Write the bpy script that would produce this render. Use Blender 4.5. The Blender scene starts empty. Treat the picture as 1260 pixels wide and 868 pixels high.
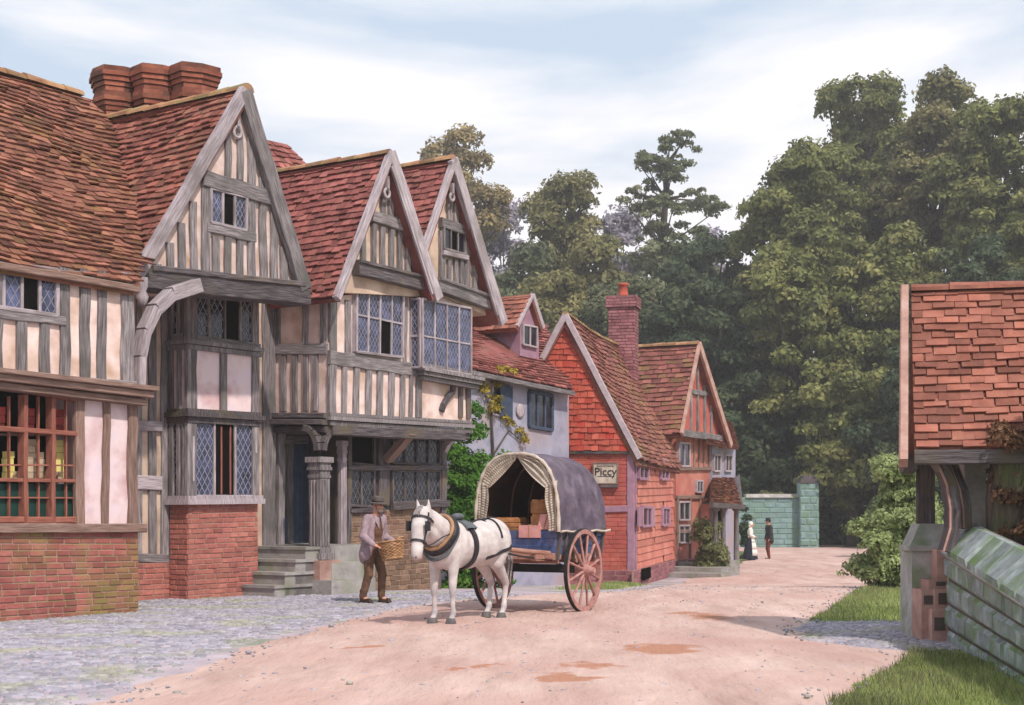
import bpy, math, random
import numpy as np
from mathutils import Vector, Matrix
from mathutils.bvhtree import BVHTree
rnd = random.Random(7); nrs = np.random.RandomState(11)
C = bpy.context.scene.collection
R = math.radians
FPX, HZ, EYE = 1780.0, 632.0, 1.46          # focal length in photo pixels, horizon row, eye height

# ---------------------------------------------------------------- camera, world, sun, exposure
scn = bpy.context.scene
cd = bpy.data.cameras.new('camera'); cam = bpy.data.objects.new('camera', cd); C.objects.link(cam)
cd.sensor_width = 36; cd.lens = 36*FPX/1260; cd.shift_y = (HZ-434)/1260
cd.clip_start = .1; cd.clip_end = 3000
cam.location = (0, 0, EYE); cam.rotation_euler = (R(90), 0, 0)
scn.camera = cam
SUN_EL, SUN_AZ = R(48), R(148)              # azimuth measured clockwise from +Y
w = bpy.data.worlds.new('World'); scn.world = w; w.use_nodes = True
nt = w.node_tree; N = nt.nodes; L = nt.links
bg = N['Background']; bg.inputs[1].default_value = .085
sky = N.new('ShaderNodeTexSky'); sky.sky_type = 'NISHITA'; sky.sun_disc = False
sky.sun_elevation = SUN_EL; sky.sun_rotation = SUN_AZ; sky.air_density = 1.0; sky.dust_density = 1.5
tc = N.new('ShaderNodeTexCoord'); mp = N.new('ShaderNodeMapping'); mp.inputs['Scale'].default_value = (1.0, 1.0, 4.2)
mp.inputs['Location'].default_value = (.35, .1, .62)
nz = N.new('ShaderNodeTexNoise'); nz.inputs['Scale'].default_value = 2.1; nz.inputs['Detail'].default_value = 7; nz.inputs['Roughness'].default_value = .5
nz.inputs['Distortion'].default_value = .3
cr = N.new('ShaderNodeValToRGB'); cr.color_ramp.elements[0].position = .43; cr.color_ramp.elements[1].position = .57
cr.color_ramp.elements[0].color = (.1, .1, .1, 1); cr.color_ramp.elements[1].color = (1, 1, 1, 1)
mx = N.new('ShaderNodeMix'); mx.data_type = 'RGBA'; mx.inputs[7].default_value = (11.2, 11.0, 11.2, 1)
L.new(tc.outputs['Generated'], mp.inputs[0]); L.new(mp.outputs[0], nz.inputs['Vector']); L.new(nz.outputs[0], cr.inputs[0])
hs = N.new('ShaderNodeMix'); hs.data_type = 'RGBA'; hs.inputs[0].default_value = .8; hs.inputs[7].default_value = (6.4, 8.0, 9.9, 1)
L.new(sky.outputs[0], hs.inputs[6])
L.new(cr.outputs[0], mx.inputs[0]); L.new(hs.outputs[2], mx.inputs[6]); L.new(mx.outputs[2], bg.inputs[0])
sd = bpy.data.lights.new('sun', 'SUN'); sd.energy = 3.5; sd.angle = R(2); sd.color = (1, .92, .82)
so = bpy.data.objects.new('sun', sd); C.objects.link(so)
sdir = Vector((math.sin(SUN_AZ)*math.cos(SUN_EL), math.cos(SUN_AZ)*math.cos(SUN_EL), math.sin(SUN_EL)))
so.rotation_euler = sdir.to_track_quat('Z', 'Y').to_euler(); so.location = sdir*80
scn.view_settings.view_transform = 'Standard'; scn.view_settings.look = 'None'
scn.view_settings.exposure = 0.27; scn.view_settings.gamma = 1
scn.render.engine = 'CYCLES'

# ---------------------------------------------------------------- materials
def srgb(r, g, b):
    f = lambda c: (c/255/12.92) if c/255 <= .04045 else ((c/255+.055)/1.055)**2.4
    return (f(r), f(g), f(b), 1)
def mat(name, cols, scale=3, stretch=(1, 1, 1), coords='UV', rough=.85, bump=.3, bscale=None, tint=.25, stain=None, stainscale=.8,
        spec=.25, metal=0, bdist=.02, transl=0, stainlo=.5, stainhi=.68, patt=None):
    m = bpy.data.materials.new(name); m.use_nodes = True
    t = m.node_tree; n = t.nodes; l = t.links
    p = n['Principled BSDF']; p.inputs['Roughness'].default_value = rough; p.inputs['Specular IOR Level'].default_value = spec
    p.inputs['Metallic'].default_value = metal
    c = n.new('ShaderNodeTexCoord'); mpn = n.new('ShaderNodeMapping'); mpn.inputs['Scale'].default_value = stretch
    l.new(c.outputs[coords], mpn.inputs[0])
    no = n.new('ShaderNodeTexNoise'); no.inputs['Scale'].default_value = scale; no.inputs['Detail'].default_value = 6; no.inputs['Roughness'].default_value = .62
    l.new(mpn.outputs[0], no.inputs['Vector'])
    r = n.new('ShaderNodeValToRGB'); k = len(cols)
    el = r.color_ramp.elements
    while len(el) < k: el.new(.5)
    for i, cc in enumerate(cols):
        el[i].position = .3+.4*i/max(1, k-1); el[i].color = cc
    l.new(no.outputs[0], r.inputs[0]); out = r.outputs[0]
    if stain:
        n2 = n.new('ShaderNodeTexNoise'); n2.inputs['Scale'].default_value = stainscale; n2.inputs['Detail'].default_value = 5
        l.new(c.outputs[coords], n2.inputs['Vector'])
        mr = n.new('ShaderNodeMapRange'); mr.inputs[1].default_value = stainlo; mr.inputs[2].default_value = stainhi
        l.new(n2.outputs[0], mr.inputs[0]); ms = n.new('ShaderNodeMix'); ms.data_type = 'RGBA'
        l.new(mr.outputs[0], ms.inputs[0]); l.new(out, ms.inputs[6]); ms.inputs[7].default_value = stain; out = ms.outputs[2]
    if tint:
        a = n.new('ShaderNodeAttribute'); a.attribute_name = 'tint'
        mr = n.new('ShaderNodeMapRange'); mr.inputs[3].default_value = 1-tint; mr.inputs[4].default_value = 1+tint
        l.new(a.outputs['Fac'], mr.inputs[0])
        vm = n.new('ShaderNodeVectorMath'); vm.operation = 'SCALE'; l.new(out, vm.inputs[0]); l.new(mr.outputs[0], vm.inputs['Scale']); out = vm.outputs[0]
    l.new(out, p.inputs['Base Color'])
    if bump:
        nb = n.new('ShaderNodeTexNoise'); nb.inputs['Scale'].default_value = bscale or scale*3; nb.inputs['Detail'].default_value = 5
        l.new(mpn.outputs[0], nb.inputs['Vector'])
        b = n.new('ShaderNodeBump'); b.inputs['Strength'].default_value = bump; b.inputs['Distance'].default_value = bdist
        l.new(nb.outputs[0], b.inputs['Height']); l.new(b.outputs[0], p.inputs['Normal'])
    if transl:
        tr = n.new('ShaderNodeBsdfTranslucent'); l.new(out, tr.inputs[0]); mxs = n.new('ShaderNodeMixShader'); mxs.inputs[0].default_value = transl
        l.new(p.outputs[0], mxs.inputs[1]); l.new(tr.outputs[0], mxs.inputs[2]); l.new(mxs.outputs[0], n['Material Output'].inputs[0])
    return m
c_ = srgb
MT = {}
MT['plaster'] = mat('pink_limewash', [c_(194,166,160), c_(218,194,188), c_(230,210,204)], 2.2, bump=.25, bscale=9, tint=.1, stain=c_(178,146,124), stainscale=2.4, stainlo=.44, stainhi=.76)
MT['plaster2'] = mat('ochre_limewash', [c_(176,148,134), c_(202,176,158), c_(218,194,178)], 2.2, bump=.25, bscale=9, tint=.12, stain=c_(164,144,124), stainscale=1.6)
MT['plaster3'] = mat('pale_limewash', [c_(210,184,186), c_(226,204,206), c_(220,202,214)], 2.2, bump=.25, bscale=9, tint=.1, stain=c_(196,158,160), stainscale=1.6)
MT['oak'] = mat('weathered_oak', [c_(72,66,66), c_(124,116,118), c_(162,154,156)], 7, (5, .35, 1), bump=.7, bscale=14, tint=.22, stain=c_(98,94,92), stainscale=1.2)
MT['oakpale'] = mat('pale_oak', [c_(118,106,112), c_(164,152,158), c_(194,182,188)], 7, (5, .35, 1), bump=.6, bscale=14, tint=.15, stain=c_(128,118,118), stainscale=1.3)
MT['oakwarm'] = mat('warm_oak', [c_(98,76,68), c_(132,106,96), c_(160,134,124)], 7, (5, .35, 1), bump=.6, bscale=14, tint=.15)
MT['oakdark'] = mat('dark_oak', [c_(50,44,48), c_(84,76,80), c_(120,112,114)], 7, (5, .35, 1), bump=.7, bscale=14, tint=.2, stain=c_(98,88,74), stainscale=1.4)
MT['redwood'] = mat('red_painted_wood', [c_(112,66,56), c_(142,88,74), c_(156,106,92)], 9, (4, .4, 1), bump=.4, tint=.12)
MT['tileA'] = mat('mossy_brown_tile', [c_(84,52,44), c_(126,80,66), c_(150,104,86)], 1.5, bump=.5, bscale=14, tint=.42, stain=c_(112,86,50), stainscale=.7, stainlo=.5, stainhi=.72)
MT['tileB'] = mat('clay_tile', [c_(92,50,45), c_(132,78,68), c_(154,98,84)], 1.5, bump=.5, bscale=14, tint=.42, stain=c_(118,92,72), stainscale=1.3, stainlo=.47, stainhi=.75)
MT['tileC'] = mat('red_clay_tile', [c_(104,56,56), c_(138,80,76), c_(156,98,92)], 1.5, bump=.5, bscale=14, tint=.36, stain=c_(122,88,74), stainscale=1.4, stainlo=.48, stainhi=.78)
MT['tileD'] = mat('mossy_red_tile', [c_(100,58,56), c_(132,80,74), c_(150,98,88)], 1.5, bump=.5, bscale=14, tint=.3, stain=c_(124,104,66), stainscale=.45, stainlo=.52, stainhi=.72)
MT['tileH'] = mat('tile_hanging', [c_(152,68,56), c_(176,84,68), c_(186,100,82)], 1.2, bump=.3, bscale=14, tint=.16, stain=c_(160,54,46), stainscale=.7)
MT['tileL'] = mat('lychgate_tile', [c_(108,66,56), c_(142,88,74), c_(162,108,92)], 1.7, bump=.8, bscale=16, tint=.36, stain=c_(112,72,64), stainscale=1.6, stainlo=.5, stainhi=.75)
MT['ridge'] = mat('ridge_tile', [c_(124,84,62), c_(152,112,84), c_(168,136,104)], 3, bump=.5, tint=.3, stain=c_(124,122,78), stainscale=1.3)
MT['brick'] = mat('red_brick', [c_(136,78,70), c_(160,98,88), c_(178,118,104)], 2.2, bump=.5, bscale=20, tint=.22, stain=c_(156,92,92), stainscale=.9)
MT['brickdark'] = mat('dark_red_brick', [c_(100,54,44), c_(134,76,60), c_(156,98,78)], 2.2, bump=.6, bscale=20, tint=.35, stain=c_(92,66,56), stainscale=1.2)
MT['brickold'] = mat('old_mossy_brick', [c_(128,72,66), c_(150,88,82), c_(164,108,98)], 2.2, bump=.5, bscale=20, tint=.22, stain=c_(126,112,66), stainscale=.8, stainlo=.46, stainhi=.62)
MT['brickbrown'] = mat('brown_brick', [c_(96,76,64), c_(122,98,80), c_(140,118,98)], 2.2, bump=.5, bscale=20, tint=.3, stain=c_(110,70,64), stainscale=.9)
MT['brickmauve'] = mat('mauve_brick', [c_(120,72,80), c_(144,92,98), c_(160,112,114)], 2.2, bump=.5, bscale=20, tint=.25)
MT['mortar'] = mat('mortar', [c_(140,116,104), c_(164,142,128)], 6, bump=.4, tint=0)
MT['mortardk'] = mat('dark_mortar', [c_(70,64,58), c_(92,84,76)], 6, bump=.4, tint=0)
MT['stone'] = mat('mossy_stone', [c_(104,112,110), c_(136,144,144), c_(170,178,180)], 2.6, bump=.7, bscale=12, tint=.14, stain=c_(94,118,66), stainscale=1.6, stainlo=.47, stainhi=.66)
MT['stonegrey'] = mat('grey_stone', [c_(122,118,116), c_(148,142,140), c_(172,166,164)], 3, bump=.5, bscale=14, tint=.15, stain=c_(116,122,96), stainscale=1.5)
MT['stonepink'] = mat('pink_sandstone', [c_(140,108,100), c_(168,132,122), c_(186,156,146)], 3, bump=.5, bscale=14, tint=.15)
MT['stoneteal'] = mat('teal_lichened_stone', [c_(98,122,120), c_(120,144,146), c_(138,158,160)], 1.2, bump=.6, bscale=6, tint=.07, stain=c_(108,134,112), stainscale=.5, stainlo=.45, stainhi=.66)
MT['greyrender'] = mat('grey_render', [c_(132,130,148), c_(152,150,168), c_(166,162,180)], 1.6, bump=.3, bscale=12, tint=0, stain=c_(160,140,138), stainscale=.8)
MT['pinkwall'] = mat('pink_brick_wall', [c_(146,72,62), c_(168,88,76), c_(176,106,92)], 1.8, bump=.4, bscale=12, tint=.12, stain=c_(170,84,84), stainscale=.7)
MT['board'] = mat('salmon_weatherboard', [c_(164,96,84), c_(184,116,102), c_(196,134,120)], 2, bump=.3, tint=.14, stain=c_(184,104,96), stainscale=.8)
MT['white'] = mat('old_white_paint', [c_(150,136,142), c_(182,168,174)], 5, bump=.3, tint=.08)
MT['mauve'] = mat('mauve_paint', [c_(138,104,122), c_(166,130,148)], 4, bump=.3, tint=.1)
MT['glass'] = mat('leaded_glass', [c_(30,33,48), c_(58,64,94), c_(92,98,134)], 4.5, rough=.14, bump=.5, bscale=7, spec=.6, tint=.4)
MT['glassdk'] = mat('dark_glass', [c_(16,16,22), c_(34,34,42), c_(52,52,62)], 3, rough=.15, bump=.2, bscale=5, spec=.6, tint=0)
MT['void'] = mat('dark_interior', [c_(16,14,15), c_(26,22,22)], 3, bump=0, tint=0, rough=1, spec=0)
MT['lead'] = mat('lead_came', [c_(108,106,118), c_(156,152,166)], 8, bump=0, tint=0, rough=.6)
MT['leaddk'] = mat('dark_lead_came', [c_(84,80,84), c_(122,118,122)], 8, bump=0, tint=0, rough=.6)
MT['iron'] = mat('black_iron', [c_(26,26,28), c_(44,42,44)], 9, bump=.2, tint=0, rough=.6)
MT['greenpaint'] = mat('dark_green_panel', [c_(20,48,44), c_(34,66,58)], 3, bump=.2, tint=.1, rough=.4)
MT['bluepaint'] = mat('slate_blue_paint', [c_(58,72,110), c_(78,92,134), c_(98,108,146)], 4, (1, 1, 1), bump=.3, tint=.1, stain=c_(96,92,110), stainscale=3)
MT['shutter'] = mat('blue_grey_shutter', [c_(54,64,84), c_(72,84,104)], 6, bump=.2, tint=.15)
MT['canvas'] = mat('purple_grey_canvas', [c_(66,56,68), c_(94,82,98), c_(124,112,126)], 3.5, coords='Object', bump=.5, bscale=40, tint=0, stain=c_(92,84,92), stainscale=2.5)
MT['curtain'] = mat('cream_canvas', [c_(150,134,120), c_(184,170,156), c_(202,190,178)], 6, coords='Object', bump=.2, bscale=14, tint=0)
MT['hooddark'] = mat('hood_lining', [c_(60,44,34), c_(84,62,48)], 3, coords='Object', bump=.2, tint=0)
MT['cartwood'] = mat('cart_wood', [c_(120,84,72), c_(154,112,98), c_(172,136,122)], 8, (3, .4, 1), bump=.4, tint=.15)
MT['wheel'] = mat('pink_wheel_paint', [c_(130,90,86), c_(164,120,114), c_(182,140,134)], 8, coords='Object', bump=.3, tint=0)
MT['crate'] = mat('crate_wood', [c_(130,82,48), c_(164,112,72), c_(178,134,92)], 9, bump=.4, tint=.2)
MT['parcel'] = mat('pink_paper', [c_(176,120,116), c_(198,144,138)], 6, bump=.3, tint=.15)
MT['wicker'] = mat('wicker', [c_(124,90,62), c_(160,122,88), c_(184,150,116)], 14, bump=.6, tint=.3, coords='Object')
MT['horse'] = mat('white_horse_coat', [c_(170,160,160), c_(200,192,190), c_(220,214,212)], 3.2, coords='Object', bump=.25, bscale=60, tint=0, stain=c_(164,148,150), stainscale=3.4, stainlo=.46, stainhi=.8, rough=.75)
MT['mane'] = mat('pale_mane', [c_(110,102,102), c_(170,162,160)], 30, coords='Object', bump=.6, tint=.1)
MT['hoof'] = mat('hoof_horn', [c_(78,76,78), c_(110,106,104)], 12, coords='Object', bump=.3, tint=0)
MT['joint'] = mat('grey_horse_hair', [c_(130,126,132), c_(160,154,158)], 12, coords='Object', bump=.3, tint=0)
MT['leather'] = mat('black_leather', [c_(28,26,30), c_(52,48,54)], 12, coords='Object', bump=.3, tint=0, rough=.5)
MT['tan'] = mat('tan_leather', [c_(138,104,76), c_(168,132,100)], 12, coords='Object', bump=.3, tint=0, rough=.6)
MT['pad'] = mat('grey_pad', [c_(74,78,84), c_(104,108,112)], 12, coords='Object', bump=.3, tint=0)
MT['skin'] = mat('skin', [c_(186,128,104), c_(204,150,128)], 12, coords='Object', bump=.1, tint=0, rough=.6)
MT['coat'] = mat('mauve_linen_coat', [c_(122,104,112), c_(150,130,138), c_(170,150,156)], 5, coords='Object', bump=.8, bscale=14, bdist=.03, tint=0)
MT['waist'] = mat('brown_wool', [c_(80,54,42), c_(108,76,60)], 10, coords='Object', bump=.4, tint=0)
MT['trous'] = mat('brown_cord', [c_(76,54,42), c_(104,76,60), c_(122,96,78)], 8, coords='Object', bump=.5, tint=0)
MT['hat'] = mat('felt_hat', [c_(70,62,60), c_(100,90,86)], 8, coords='Object', bump=.4, tint=0)
MT['boot'] = mat('brown_boot', [c_(44,32,26), c_(70,52,42)], 8, coords='Object', bump=.3, tint=0, rough=.5)
MT['beard'] = mat('grey_beard', [c_(98,84,76), c_(140,124,114)], 30, coords='Object', bump=.6, tint=0)
MT['whitecloth'] = mat('white_cloth', [c_(206,198,190), c_(228,222,216)], 8, coords='Object', bump=.4, tint=0)
MT['navy'] = mat('navy_cloth', [c_(24,26,36), c_(42,44,58)], 8, coords='Object', bump=.4, tint=0)
MT['darkjacket'] = mat('dark_jacket', [c_(40,36,40), c_(62,56,60)], 8, coords='Object', bump=.4, tint=0)
MT['rust'] = mat('rust_trousers', [c_(88,42,34), c_(112,58,46)], 8, coords='Object', bump=.4, tint=0)
MT['bark'] = mat('bark', [c_(46,40,38), c_(78,68,62), c_(104,92,84)], 5, (3, .6, 1), bump=.9, bscale=10, bdist=.05, tint=.1, stain=c_(74,80,48), stainscale=1.5)
def leafmat(name, cols, tint=.35): return mat(name, cols, .35, coords='Object', bump=0, rough=.6, tint=tint, transl=.35, spec=.15)
MT['leafoak'] = leafmat('oak_leaves', [c_(80,90,52), c_(120,124,74), c_(160,156,100)])
MT['leafdark'] = leafmat('dark_leaves', [c_(46,62,46), c_(70,84,60), c_(98,106,74)])
MT['leafbrown'] = leafmat('brownish_leaves', [c_(112,100,74), c_(146,130,92), c_(172,152,112)])
MT['leafolive'] = leafmat('olive_leaves', [c_(94,96,62), c_(128,124,82), c_(158,148,102)])
MT['leafpine'] = leafmat('pine_needles', [c_(78,88,66), c_(110,116,84), c_(138,136,106)])
MT['leafhaze'] = leafmat('far_hazed_leaves', [c_(134,130,140), c_(166,158,172), c_(190,180,196)])  # mauve leaf colours with the distance haze painted in
MT['leafbright'] = leafmat('bright_leaves', [c_(52,92,34), c_(86,128,48), c_(124,156,72)])
MT['leafpale'] = leafmat('pale_green_leaves', [c_(122,138,92), c_(156,168,116), c_(186,192,144)])
MT['leafgrey'] = leafmat('grey_green_leaves', [c_(92,96,66), c_(124,126,88), c_(146,142,104)])
MT['leafyellow'] = leafmat('yellowing_leaves', [c_(140,126,44), c_(168,150,64), c_(120,134,66)])
MT['leafrusset'] = leafmat('russet_leaves', [c_(92,66,50), c_(124,94,72), c_(140,116,84)])
MT['grassblade'] = leafmat('grass_blades', [c_(120,134,78), c_(150,162,100), c_(180,184,126)])
MT['hill'] = mat('far_hill', [c_(136,132,152), c_(168,160,182), c_(188,176,192)], .05, coords='Object', bump=0, tint=0)  # haze put into the hill's lilac colours

# ---------------------------------------------------------------- mesh builder
def V(*a): return Vector(a)
class MB:
    def __init__(s): s.v = []; s.f = []; s.uv = []; s.t = []; s.sm = []
    def face(s, pts, uv=None, tint=None, smooth=False):
        i = len(s.v); s.v += [tuple(p) for p in pts]; s.f.append(tuple(range(i, i+len(pts))))
        if uv is None:
            a = Vector(pts[0]); nn = Vector((0, 0, 0))
            for k in range(1, len(pts)-1): nn += (Vector(pts[k])-a).cross(Vector(pts[k+1])-a)
            if nn.length < 1e-12: nn = Vector((0, 0, 1))
            nn.normalize()
            if abs(nn.z) > .98: uv = [(p[0], p[1]) for p in pts]
            else:
                tt = Vector((-nn.y, nn.x, 0)).normalized(); bb = nn.cross(tt)
                uv = [(Vector(p).dot(tt), Vector(p).dot(bb)) for p in pts]
        s.uv += [tuple(q) for q in uv]; s.t.append(rnd.random() if tint is None else tint); s.sm.append(smooth)
    def prism(s, pts, vec, tint=None):
        pts = [Vector(p) for p in pts]; vec = Vector(vec); t = rnd.random() if tint is None else tint
        q = [p+vec for p in pts]; n = len(pts)
        nn = Vector((0, 0, 0))
        for k in range(1, n-1): nn += (pts[k]-pts[0]).cross(pts[k+1]-pts[0])
        if nn.dot(vec) > 0: pts, q = q, pts       # want pts normal away from q
        s.face(pts, tint=t); s.face(q[::-1], tint=t)
        for i in range(n):
            j = (i+1) % n; s.face([pts[j], pts[i], q[i], q[j]], tint=t)
    def box(s, c, ax, ay, az, tint=None):
        c, ax, ay, az = map(Vector, (c, ax, ay, az))
        s.prism([c-ax-ay-az, c+ax-ay-az, c+ax+ay-az, c-ax+ay-az], az*2, tint)
    def beam(s, p0, p1, w_, d, n, wob=.06, back=.03, segs=None):
        p0, p1, n = Vector(p0), Vector(p1), Vector(n).normalized()
        a = (p1-p0); Ln = a.length
        if Ln < 1e-4: return
        a.normalize(); sd_ = a.cross(n).normalized()
        if segs is None: segs = max(1, min(8, int(Ln/.35)))
        rings = []; off = rnd.uniform(0, 50); t = rnd.random()
        for i in range(segs+1):
            c = p0+(p1-p0)*(i/segs)
            k = 1+rnd.uniform(-wob, wob); k2 = 1+rnd.uniform(-wob, wob); dd = d*(1+rnd.uniform(-wob, wob))
            if 0 < i < segs: c = c+sd_*w_*rnd.uniform(-wob, wob)
            ch = min(.012, w_*.12)
            rings.append([c-sd_*w_/2*k-n*back, c-sd_*w_/2*k+n*(dd-ch), c-sd_*(w_/2*k-ch)+n*dd, c+sd_*(w_/2*k2-ch)+n*dd, c+sd_*w_/2*k2+n*(dd-ch), c+sd_*w_/2*k2-n*back])
        us = [0, d, d+ch, d+w_-ch, d+w_, d*2+w_]
        for i in range(segs):
            A, B = rings[i], rings[i+1]; v0 = off+Ln*i/segs; v1 = off+Ln*(i+1)/segs
            for k in range(5):
                s.face([A[k], B[k], B[k+1], A[k+1]][::-1], [(off+us[k], v0), (off+us[k], v1), (off+us[k+1], v1), (off+us[k+1], v0)][::-1], t)
            s.face([A[5], B[5], B[0], A[0]][::-1], [(off, v0), (off, v1), (off+w_, v1), (off+w_, v0)][::-1], t)
        s.face(rings[0], tint=t); s.face(rings[-1][::-1], tint=t)
    def tube(s, pts, rad, seg=8, cap=True, tint=None, uvs=1, flat=1):
        pts = [Vector(p) for p in pts]; n = len(pts); t = rnd.random() if tint is None else tint
        if not hasattr(rad, '__len__'): rad = [rad]*n
        up = Vector((0, 0, 1)); rings = []; prev = None; ln = [0]
        for i in range(n):
            d = (pts[min(i+1, n-1)]-pts[max(i-1, 0)]).normalized()
            if prev is None:
                x = d.cross(up if abs(d.z) < .9 else Vector((1, 0, 0))).normalized()
            else:
                x = (prev-d*prev.dot(d)).normalized()
            prev = x; y = d.cross(x).normalized()
            rings.append([pts[i]+(x*math.cos(2*math.pi*k/seg)+y*math.sin(2*math.pi*k/seg)*flat)*rad[i] for k in range(seg)])
            if i: ln.append(ln[-1]+(pts[i]-pts[i-1]).length)
        b = len(s.v)
        for r_ in rings: s.v += [tuple(p) for p in r_]
        for i in range(n-1):
            for k in range(seg):
                k2 = (k+1) % seg
                s.f.append((b+i*seg+k, b+(i+1)*seg+k, b+(i+1)*seg+k2, b+i*seg+k2)[::-1])
                cu = 2*math.pi*max(rad)*uvs
                s.uv += [(k/seg*cu, ln[i]), (k/seg*cu, ln[i+1]), ((k+1)/seg*cu, ln[i+1]), ((k+1)/seg*cu, ln[i])][::-1]
                s.t.append(t); s.sm.append(True)
        if cap:
            s.face(rings[0], tint=t); s.face(rings[-1][::-1], tint=t)
    def ell(s, c, r, rot=None, nu=12, nv=8, tint=None):
        c = Vector(c); t = rnd.random() if tint is None else tint; b = len(s.v); rot = rot or Matrix.Identity(3)
        for j in range(nv+1):
            th = math.pi*j/nv
            for i in range(nu):
                ph = 2*math.pi*i/nu
                p = Vector((r[0]*math.sin(th)*math.cos(ph), r[1]*math.sin(th)*math.sin(ph), r[2]*math.cos(th)))
                s.v.append(tuple(c+rot @ p))
        for j in range(nv):
            for i in range(nu):
                i2 = (i+1) % nu
                s.f.append((b+j*nu+i, b+(j+1)*nu+i, b+(j+1)*nu+i2, b+j*nu+i2)); s.uv += [(i/nu, j/nv), (i/nu, (j+1)/nv), ((i+1)/nu, (j+1)/nv), ((i+1)/nu, j/nv)]
                s.t.append(t); s.sm.append(True)
    def lathe(s, base, prof, seg=12, axis=None, tint=None):
        # prof: (radius, height)
        base = Vector(base)
        if axis is None: q = Matrix.Identity(3)
        else: q = Vector(axis).to_track_quat('Z', 'Y').to_matrix()
        b = len(s.v); t = rnd.random() if tint is None else tint
        for r_, h in prof:
            for k in range(seg): s.v.append(tuple(base+q @ Vector((r_*math.cos(2*math.pi*k/seg), r_*math.sin(2*math.pi*k/seg), h))))
        for i in range(len(prof)-1):
            for k in range(seg):
                k2 = (k+1) % seg
                s.f.append((b+i*seg+k, b+i*seg+k2, b+(i+1)*seg+k2, b+(i+1)*seg+k)); s.uv += [(k/seg, prof[i][1]), ((k+1)/seg, prof[i][1]), ((k+1)/seg, prof[i+1][1]), (k/seg, prof[i+1][1])]
                s.t.append(t); s.sm.append(True)
        s.face(s.v[b:b+seg][::-1], tint=t); s.face(s.v[b+seg*(len(prof)-1):b+seg*len(prof)], tint=t)
    def capsule(s, p0, r0, p1, r1, seg=10):
        p0, p1 = Vector(p0), Vector(p1); d = (p1-p0); Ln = d.length; d.normalize()
        prof = []
        for i in range(1, 5): a = math.pi/2*i/4; prof.append((r0*math.sin(a), -r0*math.cos(a)))
        for i in range(0, 4): a = math.pi/2*i/4; prof.append((r1*math.cos(a), Ln+r1*math.sin(a)))
        s.lathe(p0, prof, seg, axis=d)
    def build(s, name, m, parent=None, smooth=None):
        me = bpy.data.meshes.new(name)
        off = Vector(parent.get('_b', (0, 0, 0))) if parent is not None else Vector((0, 0, 0))
        v = np.array(s.v, dtype=np.float32)-np.array(off, dtype=np.float32)
        me.vertices.add(len(v)); me.vertices.foreach_set('co', v.ravel())
        lens = np.array([len(f) for f in s.f], dtype=np.int32); starts = np.concatenate([[0], np.cumsum(lens)[:-1]]).astype(np.int32)
        me.loops.add(int(lens.sum())); me.loops.foreach_set('vertex_index', np.concatenate([np.array(f, dtype=np.int32) for f in s.f]))
        me.polygons.add(len(lens)); me.polygons.foreach_set('loop_start', starts); me.polygons.foreach_set('loop_total', lens)
        me.polygons.foreach_set('use_smooth', np.array(s.sm if smooth is None else [smooth]*len(lens), dtype=bool))
        u = me.uv_layers.new(name='UVMap'); u.data.foreach_set('uv', np.array(s.uv, dtype=np.float32).ravel())
        a = me.attributes.new('tint', 'FLOAT', 'FACE'); a.data.foreach_set('value', np.array(s.t, dtype=np.float32))
        me.update(calc_edges=True); me.validate()
        me.materials.append(MT[m] if isinstance(m, str) else m)
        o = bpy.data.objects.new(name, me); C.objects.link(o)
        if parent is not None: o.parent = parent; o['_b'] = tuple(off)
        return o
def thing(name, label, cat, base, group=None):
    o = bpy.data.objects.new(name, None); C.objects.link(o); o.location = base; o['_b'] = tuple(base)
    o['label'] = label; o['category'] = cat
    if group: o['group'] = group
    o.empty_display_size = .3
    return o
def tag(o, label, cat, group=None, kind=None):
    if label: o['label'] = label
    if cat: o['category'] = cat
    if group: o['group'] = group
    if kind: o['kind'] = kind
    return o
def struct(o, kind='structure'): o['kind'] = kind; return o

# ---------------------------------------------------------------- geometry helpers
def gz(y): return 0.0 if y < 27 else (-.5 if y > 40 else -.5*(y-27)/13)
def gp(px, py):
    y = EYE*FPX/(py-HZ)
    for _ in range(30): y = (EYE-gz(y))*FPX/(py-HZ)
    return (px-630)/FPX*y, y
class Wall:
    """a vertical plane through (x,y) whose horizontal direction is 'th' degrees off the view axis; n points to the street"""
    def __init__(s, x, y, th, flip=False, side=False):
        t = R(th); s.u = V(math.sin(t), math.cos(t), 0); s.n = V(math.cos(t), -math.sin(t), 0)
        if side: s.u, s.n = -s.n, -s.u
        s.c = s.n.x*x+s.n.y*y
    def at(s, px, py, off=0):
        k = (px-630)/FPX; Y = (s.c+off)/(s.n.x*k+s.n.y)
        return V(k*Y, Y, EYE+(HZ-py)/FPX*Y)
    def z(s, px, z, off=0):
        p = s.at(px, HZ, off); p.z = z; return p
TH = 33.3; T0 = R(TH)
NU = V(math.sin(T0), math.cos(T0), 0); NN = V(math.cos(T0), -math.sin(T0), 0)
def row(c):                                      # street-row wall at signed offset c
    return Wall(NN.x*c, NN.y*c, TH)
def lerp(a, b, t): return a+(b-a)*t
def bil(q, s_, t_):                              # q = BL, BR, TR, TL
    return lerp(lerp(q[0], q[1], s_), lerp(q[3], q[2], s_), t_)
def qnorm(q): return ((q[1]-q[0]).cross(q[3]-q[0])).normalized()
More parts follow.
